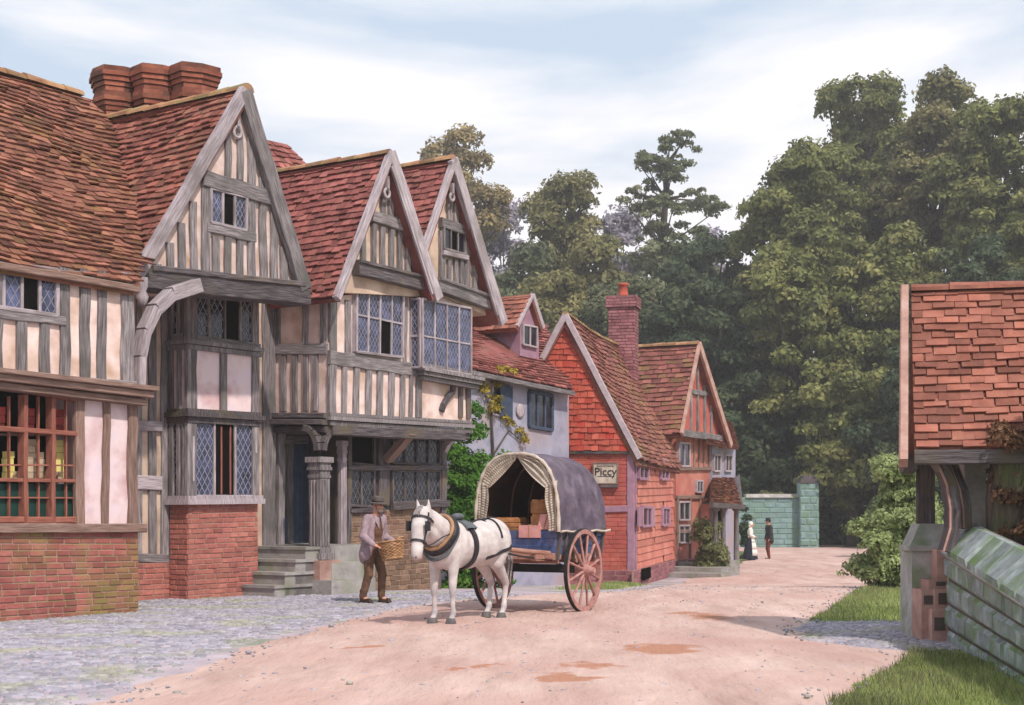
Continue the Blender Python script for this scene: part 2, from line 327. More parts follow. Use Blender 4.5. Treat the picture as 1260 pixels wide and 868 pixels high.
def tiles(mb, q, tw, ex, thick=.022, keep=None, sag=0, jit=1, slab=.1, lift=.9, under=True, wav=0.0, nmin=2):
    """courses of separate overlapping tiles on quad q (BL,BR,TR,TL seen from outside)"""
    n = qnorm(q); W = ((q[1]-q[0]).length+(q[2]-q[3]).length)/2; H = ((q[3]-q[0]).length+(q[2]-q[1]).length)/2
    nc = max(2, round(H/ex)); nw = max(nmin, round(W/tw))
    ph = rnd.uniform(0, 9)
    def P(s_, t_, o=0):
        p = bil(q, s_, t_)+n*o
        p.z -= sag*math.sin(math.pi*min(1, max(0, s_)))*(.4+.6*math.sin(math.pi*min(1, max(0, t_))))
        if wav: p += n*wav*(math.sin(s_*W*1.7+ph)*math.cos(t_*H*1.3+ph*2))
        return p
    if under and keep is None: mb.prism([P(0, 0, -.015), P(1, 0, -.015), P(1, 1, -.015), P(0, 1, -.015)] if not sag else [q[0]-n*.03-V(0,0,sag), q[1]-n*.03-V(0,0,sag), q[2]-n*.03-V(0,0,sag), q[3]-n*.03-V(0,0,sag)], -n*slab, .3)
    for j in range(nc):
        t0 = j/nc; t1 = min(1, (j+1.25)/nc); sh = ((j % 2)*.5+rnd.uniform(-.12, .12)) if nmin > 1 else rnd.choice((0, 0, .45, .7))
        ys = rnd.uniform(-.05, .05)*jit
        for i in range(-1, nw+1):
            s0 = (i+sh+rnd.uniform(-.05, .05)*jit)/nw; s1 = s0+.955/nw
            s0 = max(0, s0); s1 = min(1, s1)
            if s1-s0 < .2/nw: continue
            if keep and not keep(P((s0+s1)/2, (t0+t1)/2)): continue
            a = (rnd.uniform(-.13, .13)*jit+ys)/nc; b = a+rnd.uniform(-.06, .06)/nc*jit
            h = thick*(lift+rnd.uniform(0, .9)*jit); h2 = h+rnd.uniform(-.3, .3)*thick*jit
            A = P(s0, max(-.02, t0+a), h); B = P(s1, max(-.02, t0+b), h2); D = P(s0, t1, 0.003); E = P(s1, t1, .003)
            A2 = A-n*thick; B2 = B-n*thick
            t = rnd.random()
            mb.face([A, B, E, D], tint=t); mb.face([A2, B2, B, A], tint=t)
            mb.face([A2, A, D], tint=t); mb.face([B2, E, B], tint=t)
def blocks(mb, mo, q, bw, bh, gap=.012, prot=.012, keep=None, jit=1, rough=0, back=.1):
    """coursed bricks or stones standing proud of a mortar slab on quad q (BL,BR,TR,TL)"""
    n = qnorm(q); W = max((q[1]-q[0]).length, (q[2]-q[3]).length); H = ((q[3]-q[0]).length+(q[2]-q[1]).length)/2
    nr = max(1, round(H/bh)); nw = max(1, round(W/bw))
    mo.prism([q[0], q[1], q[2], q[3]], -n*back, .5)
    gx = gap/W/2; gy = gap/H/2
    for j in range(nr):
        t0 = j/nr+gy; t1 = (j+1)/nr-gy; s = -(j % 2)*.5/nw-rnd.uniform(0, .1)/nw
        while s < 1:
            wd = (1+rnd.uniform(-.18, .18)*jit)/nw; s0 = max(0, s+gx); s1 = min(1, s+wd-gx); s += wd
            if s1-s0 < .12/nw: continue
            if keep and not keep(bil(q, (s0+s1)/2, (t0+t1)/2)): continue
            h = prot*(1+rnd.uniform(-.5, .5)*jit); cx = min(.3*(s1-s0), (prot*.7+rough)/W); cy = min(.3*(t1-t0), (prot*.7+rough)/H)
            ja = lambda: rnd.uniform(-.5, .5)*rough*.5
            O = [bil(q, a, b) for a, b in ((s0, t0), (s1, t0), (s1, t1), (s0, t1))]
            I = [bil(q, a, b)+n*(h+ja()) for a, b in ((s0+cx, t0+cy), (s1-cx, t0+cy), (s1-cx, t1-cy), (s0+cx, t1-cy))]
            t = rnd.random(); mb.face(I, tint=t)
            for k in range(4): k2 = (k+1) % 4; mb.face([O[k], O[k2], I[k2], I[k]], tint=t)
def lattice(mb, q, cell=.13, w_=.012, h=.006):
    n = qnorm(q); W = (q[1]-q[0]).length; H = (q[3]-q[0]).length
    k = 1.5
    for sgn in (1, -1):
        c = -H if sgn == 1 else 0
        c = -H/k if sgn == 1 else 0
        end = W if sgn == 1 else W+H/k
        c += rnd.uniform(0, cell)
        while c < end:
            # x = c + y/k  (sgn 1)   x = c - y/k (sgn -1)
            pts = []
            for y in (0, H):
                x = c+sgn*y/k; pts.append((x, y))
            (x0, y0), (x1, y1) = pts
            def clip(xl):
                return (xl-c)*k*sgn
            ya, yb = 0, H
            yl = clip(0); yr = clip(W)
            if sgn == 1: ya = max(ya, yl); yb = min(yb, yr)
            else: ya = max(ya, yr); yb = min(yb, yl)
            if yb-ya > .02:
                a = bil(q, (c+sgn*ya/k)/W, ya/H)+n*h; b = bil(q, (c+sgn*yb/k)/W, yb/H)+n*h
                sd_ = (b-a).normalized().cross(n)*w_/2
                mb.face([a+sd_, b+sd_, b-sd_, a-sd_]); mb.face([a+sd_, a+sd_-n*h, b+sd_-n*h, b+sd_])
            c += cell
def window(parent, P, TL, TR, BR, BL, nx=2, ny=1, fw=.05, mw=.045, d=.05, off=0, frame='oak', glass='glass', lat=.13, recess=-.004, dark=(), rows=None, lw=.012, lead='lead'):
    q = [P.at(*BL, off), P.at(*BR, off), P.at(*TR, off), P.at(*TL, off)]
    return window_q(parent, q, nx, ny, fw, mw, d, frame, glass, lat, recess, dark, rows, lw, lead)
def window_q(parent, q, nx=2, ny=1, fw=.05, mw=.045, d=.05, frame='oak', glass='glass', lat=.13, recess=-.004, dark=(), rows=None, lw=.012, lead='lead'):
    n = qnorm(q); f = MB()
    for a, b in ((0, 1), (1, 2), (2, 3), (3, 0)): f.beam(q[a], q[b], fw, d, n, .03, back=.08)
    for i in range(1, nx): f.beam(bil(q, i/nx, 0), bil(q, i/nx, 1), mw, d*.8, n, .03, back=.08)
    ys = rows or [j/ny for j in range(1, ny)]
    for y in ys: f.beam(bil(q, 0, y), bil(q, 1, y), mw, d*.7, n, .03, back=.08)
    wo = f.build('window', frame, parent)
    g = MB(); lt = MB(); edges = [0]+ys+[1]; dk = MB()
    for i in range(nx):
        for j in range(len(edges)-1):
            o = -n*recess
            qq = [bil(q, i/nx, edges[j])+o, bil(q, (i+1)/nx, edges[j])+o, bil(q, (i+1)/nx, edges[j+1])+o, bil(q, i/nx, edges[j+1])+o]
            if (i, j) in dark: dk.face([p+n*.002 for p in qq]); continue
            ti = rnd.uniform(-.003, .003); g.face([qq[0]+n*ti, qq[1]-n*ti, qq[2]-n*ti, qq[3]+n*ti])
            if lat: lattice(lt, qq, lat, lw)
    if g.f: g.build('glass', glass, wo)
    if lt.f: lt.build('lead_lattice', lead, wo)
    if dk.f: dk.build('open_casement', 'void', wo)
    return wo
def ridge(mb, a, b, r=.1, n=None, sag=0):
    a, b = Vector(a), Vector(b); Ln = (b-a).length; k = max(2, round(Ln/.4)); d = (b-a).normalized(); sd_ = d.cross(V(0, 0, 1)).normalized()
    for i in range(k):
        p = lerp(a, b, i/k); q = lerp(a, b, (i+1.04)/k); rr = r*rnd.uniform(.9, 1.1); t = rnd.random()
        p = p-V(0, 0, sag*math.sin(math.pi*i/k)); q = q-V(0, 0, sag*math.sin(math.pi*min(1, (i+1)/k)))
        up = V(0, 0, 1)
        ring = lambda c, r_: [c+sd_*math.cos(x)*r_*1.1+up*(math.sin(x)*r_-.03) for x in [math.pi*j/6 for j in range(7)]]
        A = ring(p, rr*1.05); B = ring(q, rr*.93)
        for j in range(6): mb.face([A[j+1], A[j], B[j], B[j+1]], tint=t)
        mb.face(A, tint=t); mb.face(B[::-1], tint=t)
def bake(o, mods):
    """evaluate modifiers into the mesh"""
    for ty, kw in mods:
        m = o.modifiers.new(ty, ty)
        for k, v in kw.items(): setattr(m, k, v)
    dg = bpy.context.evaluated_depsgraph_get(); dg.update()
    me = bpy.data.meshes.new_from_object(o.evaluated_get(dg)); o.modifiers.clear()
    for p in me.polygons: p.use_smooth = True
    o.data = me; return o
def flesh(mb, name, m, parent, voxel=.012, smooth=6):
    o = mb.build(name, m, parent)
    bake(o, [('REMESH', dict(mode='VOXEL', voxel_size=voxel)), ('SMOOTH', dict(iterations=smooth, factor=.5))])
    if not o.data.materials: o.data.materials.append(MT[m])
    return o
# ================================================================ the row of timber-framed houses
def wallpoly(parent, name, m, P, pts, depth, off=0, mb=None, zs=None):
    """solid wall: polygon traced on plane P (photo pixels, or (px,'z',height)) and carried back by depth"""
    b = MB(); pp = []
    for p in pts:
        pp.append(P.z(p[0], p[2], off) if p[1] == 'z' else P.at(p[0], p[1], off))
    b.prism(pp, -P.n*depth); return b.build(name, m, parent)
def studs(mb, P, lst, wpx=None, d=.035, off=0, wob=.1):
    """lst of (xtop, ytop, xbot, ybot, width in pixels)"""
    for (xa, ya, xb, yb, w_) in lst:
        a, b = P.at(xa, ya, off), P.at(xb, yb, off); w2 = (P.at(xa+w_, ya, off)-a).length
        mb.beam(a, b, w2, d, P.n, wob)
def barge(mb, P, a, b, w_, d=.07, off=0): mb.beam(P.at(*a, off), P.at(*b, off), w_, d, P.n, .04, back=.05)

# ---- house A: brown jettied shop at the left edge
PA = row(-16.5); PAu = row(-16.36)
hA = thing('jettied_shop', 'leftmost house with a wide brown tiled roof and red framed shop window', 'house', PA.z(90, 0), 'timber-framed houses of the row')
b, mo = MB(), MB()
qb = [PA.z(-90, -.2, .06), PA.z(170, -.2, .06), PA.at(170, 655, .06), PA.at(-90, 652, .06)]
qb[0].z = -.2; qb[1].z = -.2
blocks(b, mo, qb, .26, .088, prot=.012, back=.5)
bb = b.build('brick_base', 'brickold', hA); mo.build('mortar', 'mortar', bb)
e = MB(); e.beam(PA.at(-90, 650, .02), PA.at(174, 650, .02), .13, .13, NN, .04); e.build('window_sill_beam', 'oakwarm', hA)
w1 = wallpoly(hA, 'wall', 'plaster3', PA, [(100, 'z', -.1), (167, 'z', -.1), (167, 495), (100, 478)], 5)
wallpoly(hA, 'wall', 'plaster3', PA, [(-90, 'z', -.1), (100.5, 'z', -.1), (100.5, 478), (-90, 440)], 4.2, off=-.8)
for s_ in [(97, 488, 97, 645, 11), (130, 495, 128, 645, 8), (162, 497, 162, 646, 11)]:
    e = MB(); studs(e, PA, [s_], d=.05); e.build('post', 'oakwarm', hA)
# shop window: red frame, real depth with goods standing on shelves behind
wq = [PA.at(-60, 646), PA.at(93, 644), PA.at(93, 492), PA.at(-60, 462)]
f = MB()
for x in (-25, 30, 64, 0): 
    if x: f.beam(PA.at(x, 486 if x > 0 else 470), PA.at(x, 646), .07, .05, NN, .08, back=.09)
f.beam(PA.at(-60, 524), PA.at(93, 534), .07, .05, NN, .05, back=.08)
f.beam(PA.at(-60, 590), PA.at(93, 592), .05, .025, NN, .05, back=.08)
f.beam(PA.at(-60, 640), PA.at(93, 640), .09, .04, NN, .05, back=.08)
f.beam(PA.at(-60, 464), PA.at(93, 492), .06, .03, NN, .05, back=.08)
shopw = f.build('shop_window', 'redwood', hA)
f = MB()
for y in (572, 612): f.beam(PA.at(-60, y, -.04), PA.at(93, y+1, -.04), .022, .02, NN, .02)
for x in (11, 47, 81): f.beam(PA.at(x, 488, -.04), PA.at(x, 640, -.04), .02, .02, NN, .02)
f.build('glazing_bar', 'redwood', shopw)
g = MB(); g.face([PA.at(-60, 642, -.08), PA.at(93, 642, -.08), PA.at(93, 596, -.08), PA.at(-60, 595, -.08)]); g.build('green_pane', 'greenpaint', shopw)
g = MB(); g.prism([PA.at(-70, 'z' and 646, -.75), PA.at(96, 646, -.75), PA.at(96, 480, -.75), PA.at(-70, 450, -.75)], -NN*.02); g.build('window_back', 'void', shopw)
sh = MB()
for y in (590, 533):
    p0, p1 = PA.at(-60, y, -.1), PA.at(93, y+1, -.1); sh.prism([p0, p1, p1-NN*.35, p0-NN*.35], V(0, 0, -.025))
sh.build('display_shelf', 'oakwarm', shopw)
MT['goodsred'] = mat('red_goods', [c_(150, 60, 58), c_(182, 90, 84)], 5, tint=.25)
MT['goodsyel'] = mat('yellow_goods', [c_(206, 190, 100), c_(222, 210, 140)], 5, tint=.15)
MT['goodscream'] = mat('cream_goods', [c_(168, 148, 128), c_(206, 188, 160)], 5, tint=.25)
def goods(x0, x1, ytop, ybot, m, o=-.22):
    b_ = MB(); a = PA.at(x0, ybot, o); c2 = PA.at(x1, ybot, o); h = (PA.at(x0, ytop, o)-a).z
    k = 0; n_ = max(2, int(h/.09))
    for k in range(n_):
        j = rnd.uniform(-.015, .015)
        b_.prism([a+NU*j+V(0, 0, h*k/n_), c2+NU*j+V(0, 0, h*k/n_), c2+NU*j-NN*.12+V(0, 0, h*k/n_), a+NU*j-NN*.12+V(0, 0, h*k/n_)], V(0, 0, h/n_*.93))
    b_.build('display_goods', m, shopw)
goods(30, 43, 502, 532, 'goodsred'); goods(68, 80, 503, 533, 'goodsred'); goods(-6, 6, 500, 531, 'goodsred')
goods(69, 79, 541, 573+16, 'goodsyel'); goods(9, 17, 555, 589, 'goodsyel'); goods(30, 44, 540, 589, 'goodscream'); goods(46, 55, 556, 589, 'goodscream')
for x in (72, 58, 20): goods(x, x+5, 580, 589, 'goodscream', -.15)
# moulded bressummer
e = MB()
for (ya, yb, w_, d, o) in ((461, 480, .07, .34, 0), (468, 487, .10, .28, 0), (478, 496, .10, .2, 0)):
    e.beam(PA.at(-90, ya-12, 0), PA.at(176-(.34-d)*45, yb, 0), w_, d, NN, .02, back=.02)
e.build('jetty_beam', 'oakwarm', hA)
wallpoly(hA, 'wall', 'plaster', PAu, [(-90, 447), (163, 470), (163, 350), (-90, 326)], 5)
e = MB(); studs(e, PAu, [(155, 336, 156, 472, 15), (124, 334, 124, 470, 11), (103, 332, 104, 468, 12), (78, 330, 78, 466, 12), (54, 398, 54, 466, 12), (26, 394, 26, 464, 13), (-4, 320, -4, 460, 12), (-30, 320, -30, 460, 12), (-55, 310, -55, 460, 12)], d=.045, wob=.12)
e.beam(PAu.at(-90, 376), PAu.at(78, 396), .13, .06, NN, .08); e.beam(PAu.at(-90, 452), PAu.at(166, 474), .1, .05, NN, .05)
e.beam(PAu.at(-90, 322), PAu.at(160, 346), .12, .05, NN, .05)
e.build('timber_frame', 'oak', hA)
window(hA, PAu, (-20, 322), (69, 333), (69, 389), (-20, 376), 4, 1, frame='oakpale', off=.02, dark=((2, 0),), fw=.06)
# roof of A
rA_e = -16.25; rA_r = -20.6
def uv2w(u, v, z): return NU*u+NN*v+V(0, 0, z)
def w2uv(p): return p.dot(NU), p.dot(NN)
EA = row(rA_e); RA = row(rA_r)
pe = EA.at(10, 320); zeA = pe.z; zrA = RA.at(10, 92).z
uA0 = w2uv(EA.at(-60, 300))[0]-1.2
apB = row(-16.95).at(300, 113); uB, zB = w2uv(apB)[0], apB.z
lfB = row(-16.95).at(166, 336); uBl, zBl = w2uv(lfB)[0], lfB.z
rfB = row(-16.95).at(374, 354); uBr, zBr = w2uv(rfB)[0], rfB.z
uEnd = w2uv(row(rA_e).at(171, 335))[0]
def uMax(v): return uBl if v < -16.9 else lerp(uEnd, uBl, (rA_e-v)/(rA_e+16.9))
def zBleft(u): return zB-(uB-u)*(zB-zBl)/(uB-uBl)
def zAroof(v): return zeA+(rA_e-v)*(zrA-zeA)/(rA_e-rA_r)
keepA = lambda p: p.z > zBleft(w2uv(p)[0])-.05 or w2uv(p)[0] < uBl-.1
qA = [uv2w(uA0, rA_e, zeA), uv2w(uB-.1, rA_e, zeA), uv2w(uB-.1, rA_r, zrA), uv2w(uA0, rA_r, zrA)]
b = MB(); tiles(b, qA, .21, .15, .03, keep=lambda p: w2uv(p)[0] < min(uMax(w2uv(p)[1]), uBl-.02) or (w2uv(p)[0] > uBl-.02 and p.z > zBleft(w2uv(p)[0])-.06), sag=.1, jit=1.3, wav=.05)
b.prism([uv2w(uA0, rA_e, zeA-.12), uv2w(uEnd-.1, rA_e, zeA-.12), uv2w(uBl-.1, rA_e-.9, zAroof(rA_e-.9)-.14), uv2w(uB-.1, rA_r, zrA-.05), uv2w(uA0, rA_r, zrA-.05)], V(0, 0, -.08), .4)
b.prism([uv2w(uA0, rA_r-.01, zrA-.16), uv2w(uB-.1, rA_r-.01, zrA-.16), uv2w(uB-.1, rA_r-4.5, zeA), uv2w(uA0, rA_r-4.5, zeA)], V(0, 0, -.08), .4)
rfA = b.build('roof', 'tileA', hA)
b = MB(); ridge(b, uv2w(uA0, rA_r, zrA+.03), uv2w(uB-.35, rA_r, zrA+.03), .12, sag=.04); b.build('ridge_tile', 'ridge', rfA)
e = MB(); e.beam(uv2w(uA0, rA_e+.02, zeA-.1), uv2w(uEnd-.03, rA_e+.02, zeA-.1), .1, .04, NN, .05); e.build('eaves_board', 'oakwarm', hA)

# ---- house B: large grey gable with two-storey bay and the triple chimney
PB = row(-18.6); PG = row(-17.0); PBf = row(-18.1)
hB = thing('gabled_house', 'house with the largest grey gable, a tall bay on red brick and clustered chimneys', 'house', PB.z(250, 0), 'timber-framed houses of the row')
zb = PG.at(170, 348).z
wallpoly(hB, 'wall', 'plaster2', PB, [(150, 'z', -.1), (338, 'z', -.1), (338, 345), (150, 318)], 5)
wallpoly(hB, 'gable_wall', 'plaster', PG, [(176, 346), (370, 366), (364, 348), (300, 128), (180, 338)], 5.5)
b, mo = MB(), MB()
qq = [PB.z(150, -.2, .05), PB.z(216, -.2, .05), PB.at(216, 692, .05), PB.at(150, 694, .05)]
blocks(b, mo, qq, .24, .088, back=.3)
b2 = b.build('brick_base', 'brick', hB); mo.build('mortar', 'mortar', b2)
e = MB(); studs(e, PB, [(186, 345, 187, 690, 9), (205, 345, 205, 690, 15), (170, 345, 170, 690, 6), (330, 350, 330, 700, 15), (345, 350, 345, 690, 8)], d=.05, wob=.06)
e.beam(PB.at(160, 686), PB.at(216, 688), .15, .06, NN, .05)
e.build('timber_frame', 'oak', hB)
for y, w_ in ((524, .17), (594, .24)):
    e = MB(); e.beam(PB.at(166, y), PB.at(196, y+1), w_, .075, NN, .04); e.build('timber_rail', 'oakpale', hB)
# gable timbers
e = MB()
def gx(x):            # gable edge heights at column x on PG
    return 128+(300-x)*(338-128)/(300-180) if x < 300 else 128+(x-300)*(350-128)/(366-300)
for x in (194, 209, 223, 238, 252, 264, 279, 294, 309, 323, 336, 349):
    top = gx(x)+12; bot = 344+(x-176)*.1
    if 255 <= x <= 305:
        if x in (264, 279, 294): studs(e, PG, [(x, 292, x, bot, 8)], d=.05)
        if x in (279, 294): studs(e, PG, [(x, 165, x, 222, 7)], d=.05)
        continue
    top = max(top, 150)
    if bot-top > 12: studs(e, PG, [(x-rnd.uniform(0, 2), top, x, bot, 8.5)], d=.05)
e.beam(PG.at(247, 219), PG.at(332, 244), .26, .09, NN, .05)
e.beam(PG.at(252, 280), PG.at(312, 293), .16, .07, NN, .05)
e.beam(PG.at(254, 230), PG.at(253, 340), .11, .06, NN, .05); e.beam(PG.at(308, 240), PG.at(309, 350), .11, .06, NN, .05)
e.build('gable_timber', 'oak', hB)
window(hB, PG, (258, 232), (302, 243), (302, 284), (258, 274), 3, 1, frame='oakpale', off=.03, dark=((1, 0),), fw=.05, lat=.1)
e = MB(); e.beam(PG.at(172, 342), PG.at(374, 365), .33, .16, NN, .04, back=.3); e.beam(PG.at(178, 331), PG.at(366, 351), .09, .2, NN, .03)
e.build('tie_beam', 'oakdark', hB)
PGo = row(-16.88)
e = MB()
barge(e, PGo, (301, 112), (168, 340), .2, .06); e.build('bargeboard', 'oakpale', hB)  # left board in paler oak to imitate its lit face
e = MB(); barge(e, PGo, (300, 112), (375, 356), .3, .06); e.build('bargeboard', 'oak', hB)
def pendant(P, x, y, parent, r=.09):
    m_ = MB(); c0 = P.at(x, y, .05); k = 16
    m_.tube([c0+NU*r*math.cos(2*math.pi*i/k)+V(0, 0, r*math.sin(2*math.pi*i/k)) for i in range(k+1)], .03, 8, False)
    m_.beam(c0+V(0, 0, r), c0+V(0, 0, r*4), .07, .05, NN, .02)
    m_.build('pendant_ring', 'oakpale', parent)
pendant(PG, 292, 163, hB)
# curved brace from the shop corner up to the tie beam
e = MB(); cv = [(167, 478), (168, 440), (174, 408), (187, 381), (206, 363), (240, 352)]
PBr = row(-16.75)
pts = [PBr.at(*p) for p in cv]
for i in range(len(pts)-1):
    e.beam(pts[i], pts[i+1], lerp(.13, .22, i/4), .16, NN, .01, segs=1)
e.build('curved_brace', 'oakpale', hB)
e = MB(); e.lathe(PGo.at(175, 366), [(.0, -.16), (.07, -.12), (.1, 0), (.06, .1), (.09, .16), (.09, .3)], 10); e.build('drop_finial', 'oakpale', hB)
# bay
def baybox(name, m, x0, x1, ya0, ya1, yb0, yb1, off=0, parent=None, extra=0):
    q = [PBf.at(x0, yb0, off), PBf.at(x1, yb1, off), PBf.at(x1, ya1, off), PBf.at(x0, ya0, off)]
    b_ = MB(); b_.prism(q, -NN*(.45+off+extra)); b_.build(name, m, parent or bay); return q
bb_ = MB(); q0 = [PBf.z(231, -.2), PBf.z(317, -.2), PBf.at(317, 618), PBf.at(231, 620)]
b, mo = MB(), MB(); blocks(b, mo, [p.copy() for p in q0], .25, .088, back=.02)
ql = [q0[0]-NN*.42, q0[0], q0[3], q0[3]-NN*.42]; blocks(b, mo, ql, .25, .088, back=.02)
bay = b.build('brick_bay_base', 'brick', hB); mo.prism([p-NN*.03+V(0,0,0) for p in q0], -NN*.4); mo.build('mortar', 'mortar', bay)
bay = MB(); q1 = [PBf.at(231, 614), PBf.at(317, 613), PBf.at(317, 362), PBf.at(231, 350)]; bay.prism(q1, -NN*.5); bay = bay.build('bay_window', 'plaster3', hB)
SB = lambda px, y: None
sideq = lambda q, d_=.42: [q[0]-NN*d_, q[0], q[3], q[3]-NN*d_]
e = MB()
studs(e, PBf, [(236, 360, 236, 614, 9), (313, 366, 313, 612, 8), (274, 434, 274, 508, 8)], d=.05)
p0, p1 = q1[0]-NN*.38, q1[3]-NN*.38
for o in (0.0, .19, .38): e.beam(q1[0]-NN*o-NU*.0, q1[3]-NN*o-NU*.0, .1, .045, -NU, .05)
e.build('bay_timber', 'oak', bay)
def cornice(P, x0, x1, y0, y1, steps, m, parent, ret=.5):
    """moulding with a return on the near end"""
    e_ = MB()
    for (dy, w_, d) in steps:
        a, b_ = P.at(x0, y0+dy), P.at(x1, y1+dy)
        a2 = a-NU*d*.9; b2 = b_+NU*d*.6
        q = [a2-V(0, 0, w_/2), b2-V(0, 0, w_/2), b2+V(0, 0, w_/2), a2+V(0, 0, w_/2)]
        e_.prism([p+NN*d for p in q], -NN*(d+ret))
    return e_.build('moulded_cornice', m, parent)
cornice(PBf, 231, 317, 421, 431, ((-5, .07, .05), (0, .07, .11), (6, .08, .07)), 'oak', bay)
cornice(PBf, 231, 317, 510, 515, ((-5, .06, .06), (0, .08, .13), (7, .09, .07)), 'oakdark', bay)
cornice(PBf, 231, 317, 617, 616, ((-4, .07, .09), (1, .09, .12)), 'oakpale', bay)
window_q(bay, [PBf.at(236, 414), PBf.at(313, 424), PBf.at(313, 366), PBf.at(236, 356)], 4, 1, dark=((2, 0),), glass='glassdk', frame='oak', lw=.016)
window_q(bay, [PBf.at(236, 611), PBf.at(313, 611), PBf.at(313, 520), PBf.at(236, 517)], 3, 1, dark=((1, 0),), frame='oakpale', lw=.016)
qs = sideq([PBf.at(231, 612), 0, 0, PBf.at(231, 520)]); window_q(bay, [qs[0]+NN*.08, qs[1]-NN*.08, qs[2]-NN*.08, qs[3]+NN*.08], 1, 1, glass='glassdk', frame='oak')
qs = sideq([PBf.at(231, 412), 0, 0, PBf.at(231, 356)]); window_q(bay, [qs[0]+NN*.08, qs[1]-NN*.08, qs[2]-NN*.08, qs[3]+NN*.08], 1, 1, glass='glassdk', frame='oak')
e = MB(); 
for x in (272, 283): e.beam(PBf.at(x, 608, .01), PBf.at(x, 525, .01), .025, .02, NN, .02, back=.01)
e.build('window_bar', 'redwood', bay)
# roof of B
vb = -21.6; vf = -16.85
qL = [uv2w(uBl-.1, vb, zBl-.14), uv2w(uBl-.1, vf, zBl-.14), uv2w(uB, vf, zB+.02), uv2w(uB, vb, zB+.02)]
b = MB(); tiles(b, qL, .21, .15, .03, keep=lambda p: p.z > zAroof(w2uv(p)[1])-.08 or w2uv(p)[1] > rA_e+0, sag=.06, jit=1.3, wav=.03)
b.prism([q-V(0, 0, .1) for q in (uv2w(uBl-.1, vf-1, zBl-.14), uv2w(uBl-.1, vf, zBl-.14), uv2w(uB, vf, zB), uv2w(uB, vb, zB))], V(0, 0, -.08), .4)
qR = [uv2w(uBr+.1, vf, zBr-.14), uv2w(uBr+.1, vb-2, zBr-.14), uv2w(uB, vb-2, zB+.02), uv2w(uB, vf, zB+.02)]
tiles(b, qR, .21, .15, .03)
rfB_ = b.build('roof', 'tileB', hB)
b = MB(); ridge(b, uv2w(uB, vf, zB+.03), uv2w(uB, vb, zB+.03), .12); b.build('ridge_tile', 'ridge', rfB_)
# triple star chimney, aligned with the ridge
cu, cv_ = 20.05, -21.62
ctop = row(cv_).at(192, 88).z; cbase = 6.0
def star(cc, r, z0, z1, mb, r2=None, rot=0):
    r2 = r2 or r; pts0 = []; pts1 = []
    for k in range(8):
        a = 2*math.pi*k/8+rot; rr = r if k % 2 == 0 else r*.86; rq = r2 if k % 2 == 0 else r2*.86
        pts0.append(cc+V(math.cos(a)*rr, math.sin(a)*rr, z0)); pts1.append(cc+V(math.cos(a)*rq, math.sin(a)*rq, z1))
    n_ = 8
    for k in range(n_):
        j = (k+1) % n_; mb.face([pts0[k], pts0[j], pts1[j], pts1[k]])
    mb.face(pts1); mb.face(pts0[::-1])
ch = MB(); cm = MB(); zt = ctop
ctr = []
dirc = (NN*.93-NU*.0).normalized()
for i, o in enumerate((-.86, 0, .86)):
    cc = uv2w(cu, cv_, 0)+V(.98, -.12, 0)*o*.93; ctr.append(cc)
    cc2 = cc.copy(); rot = T0*-1+R(22)
    st = [(cbase, zt-1.15, .36, .36)]
    z = zt-1.15; r_ = .36
    for k in range(12):   # brick courses, stepping out then in
        rr = [.42, .43, .45, .48, .51, .55, .52, .49, .52, .56, .6, .57][k]
        star(cc2, rr, z, z+.085, ch, None, rot+rnd.uniform(-.02, .02)); star(cc2, rr-.02, z+.085, z+.096, cm, None, rot); z += .096
    z0 = cbase
    z = zt-1.15
    while z > zt-3.6:
        star(cc2, .42+rnd.uniform(-.004, .004), z-.085, z, ch, None, rot); star(cc2, .4, z-.096, z-.084, cm, None, rot); z -= .096
chim = ch.build('chimney', 'brickdark', hB); cm.build('shaft_mortar', 'mortardk', chim)
b, mo = MB(), MB()
c0 = uv2w(cu, cv_, 0); hw, hd = 1.42, .5
for (a, bb2) in ((V(-1, 0, 0), 0), (V(0, 0, 0), 1)): pass
qf = [c0-NU*hd-NN*hw+V(0, 0, 5), c0-NU*hd+NN*hw+V(0, 0, 5), c0-NU*hd+NN*hw+V(0, 0, zt-1.75), c0-NU*hd-NN*hw+V(0, 0, zt-1.75)]
blocks(b, mo, qf, .25, .095, back=.9)
qf = [c0-NU*hd+NN*hw+V(0, 0, 5), c0+NU*hd+NN*hw+V(0, 0, 5), c0+NU*hd+NN*hw+V(0, 0, zt-1.75), c0-NU*hd+NN*hw+V(0, 0, zt-1.75)]
blocks(b, mo, qf, .25, .095, back=.05)
s_ = b.build('chimney_base', 'brickdark', chim); mo.build('mortar', 'mortardk', chim)

# ---- house C: twin gables over the porch
PC = row(-17.28); P2 = row(-17.0); P3 = row(-17.12); PCg = row(-17.95); PCb = row(-18.95)
hC = thing('twin_gabled_house', 'house with two steep gables side by side over a dark pillared porch', 'house', PCg.z(460, 0), 'timber-framed houses of the row')
cnr = PC.at(405, 512)
PS = Wall(cnr.x, cnr.y, TH-90+0)   # plane whose normal is roughly -u
PS.n = -NU; PS.u = NN; PS.c = PS.n.x*cnr.x+PS.n.y*cnr.y
z_bot = cnr.z
upper = wallpoly(hC, 'wall', 'plaster', PC, [(405, 514), (580, 524), (580, 380), (556, 352), (520, 352), (405, 366)], 5.5)
e = MB()
studs(e, PC, [(409, 366, 408, 512, 8), (427, 370, 427, 436, 7), (507, 360, 507, 446, 7), (498, 358, 497, 446, 4)]+
      [(x, 450, x-1, 514, w_) for x, w_ in ((423, 6), (438, 7), (453, 7), (467, 7), (481, 7), (495, 6), (505, 4), (515, 7))], d=.045, wob=.1)
e.beam(PC.at(404, 440), PC.at(518, 456), .26, .06, NN, .06)
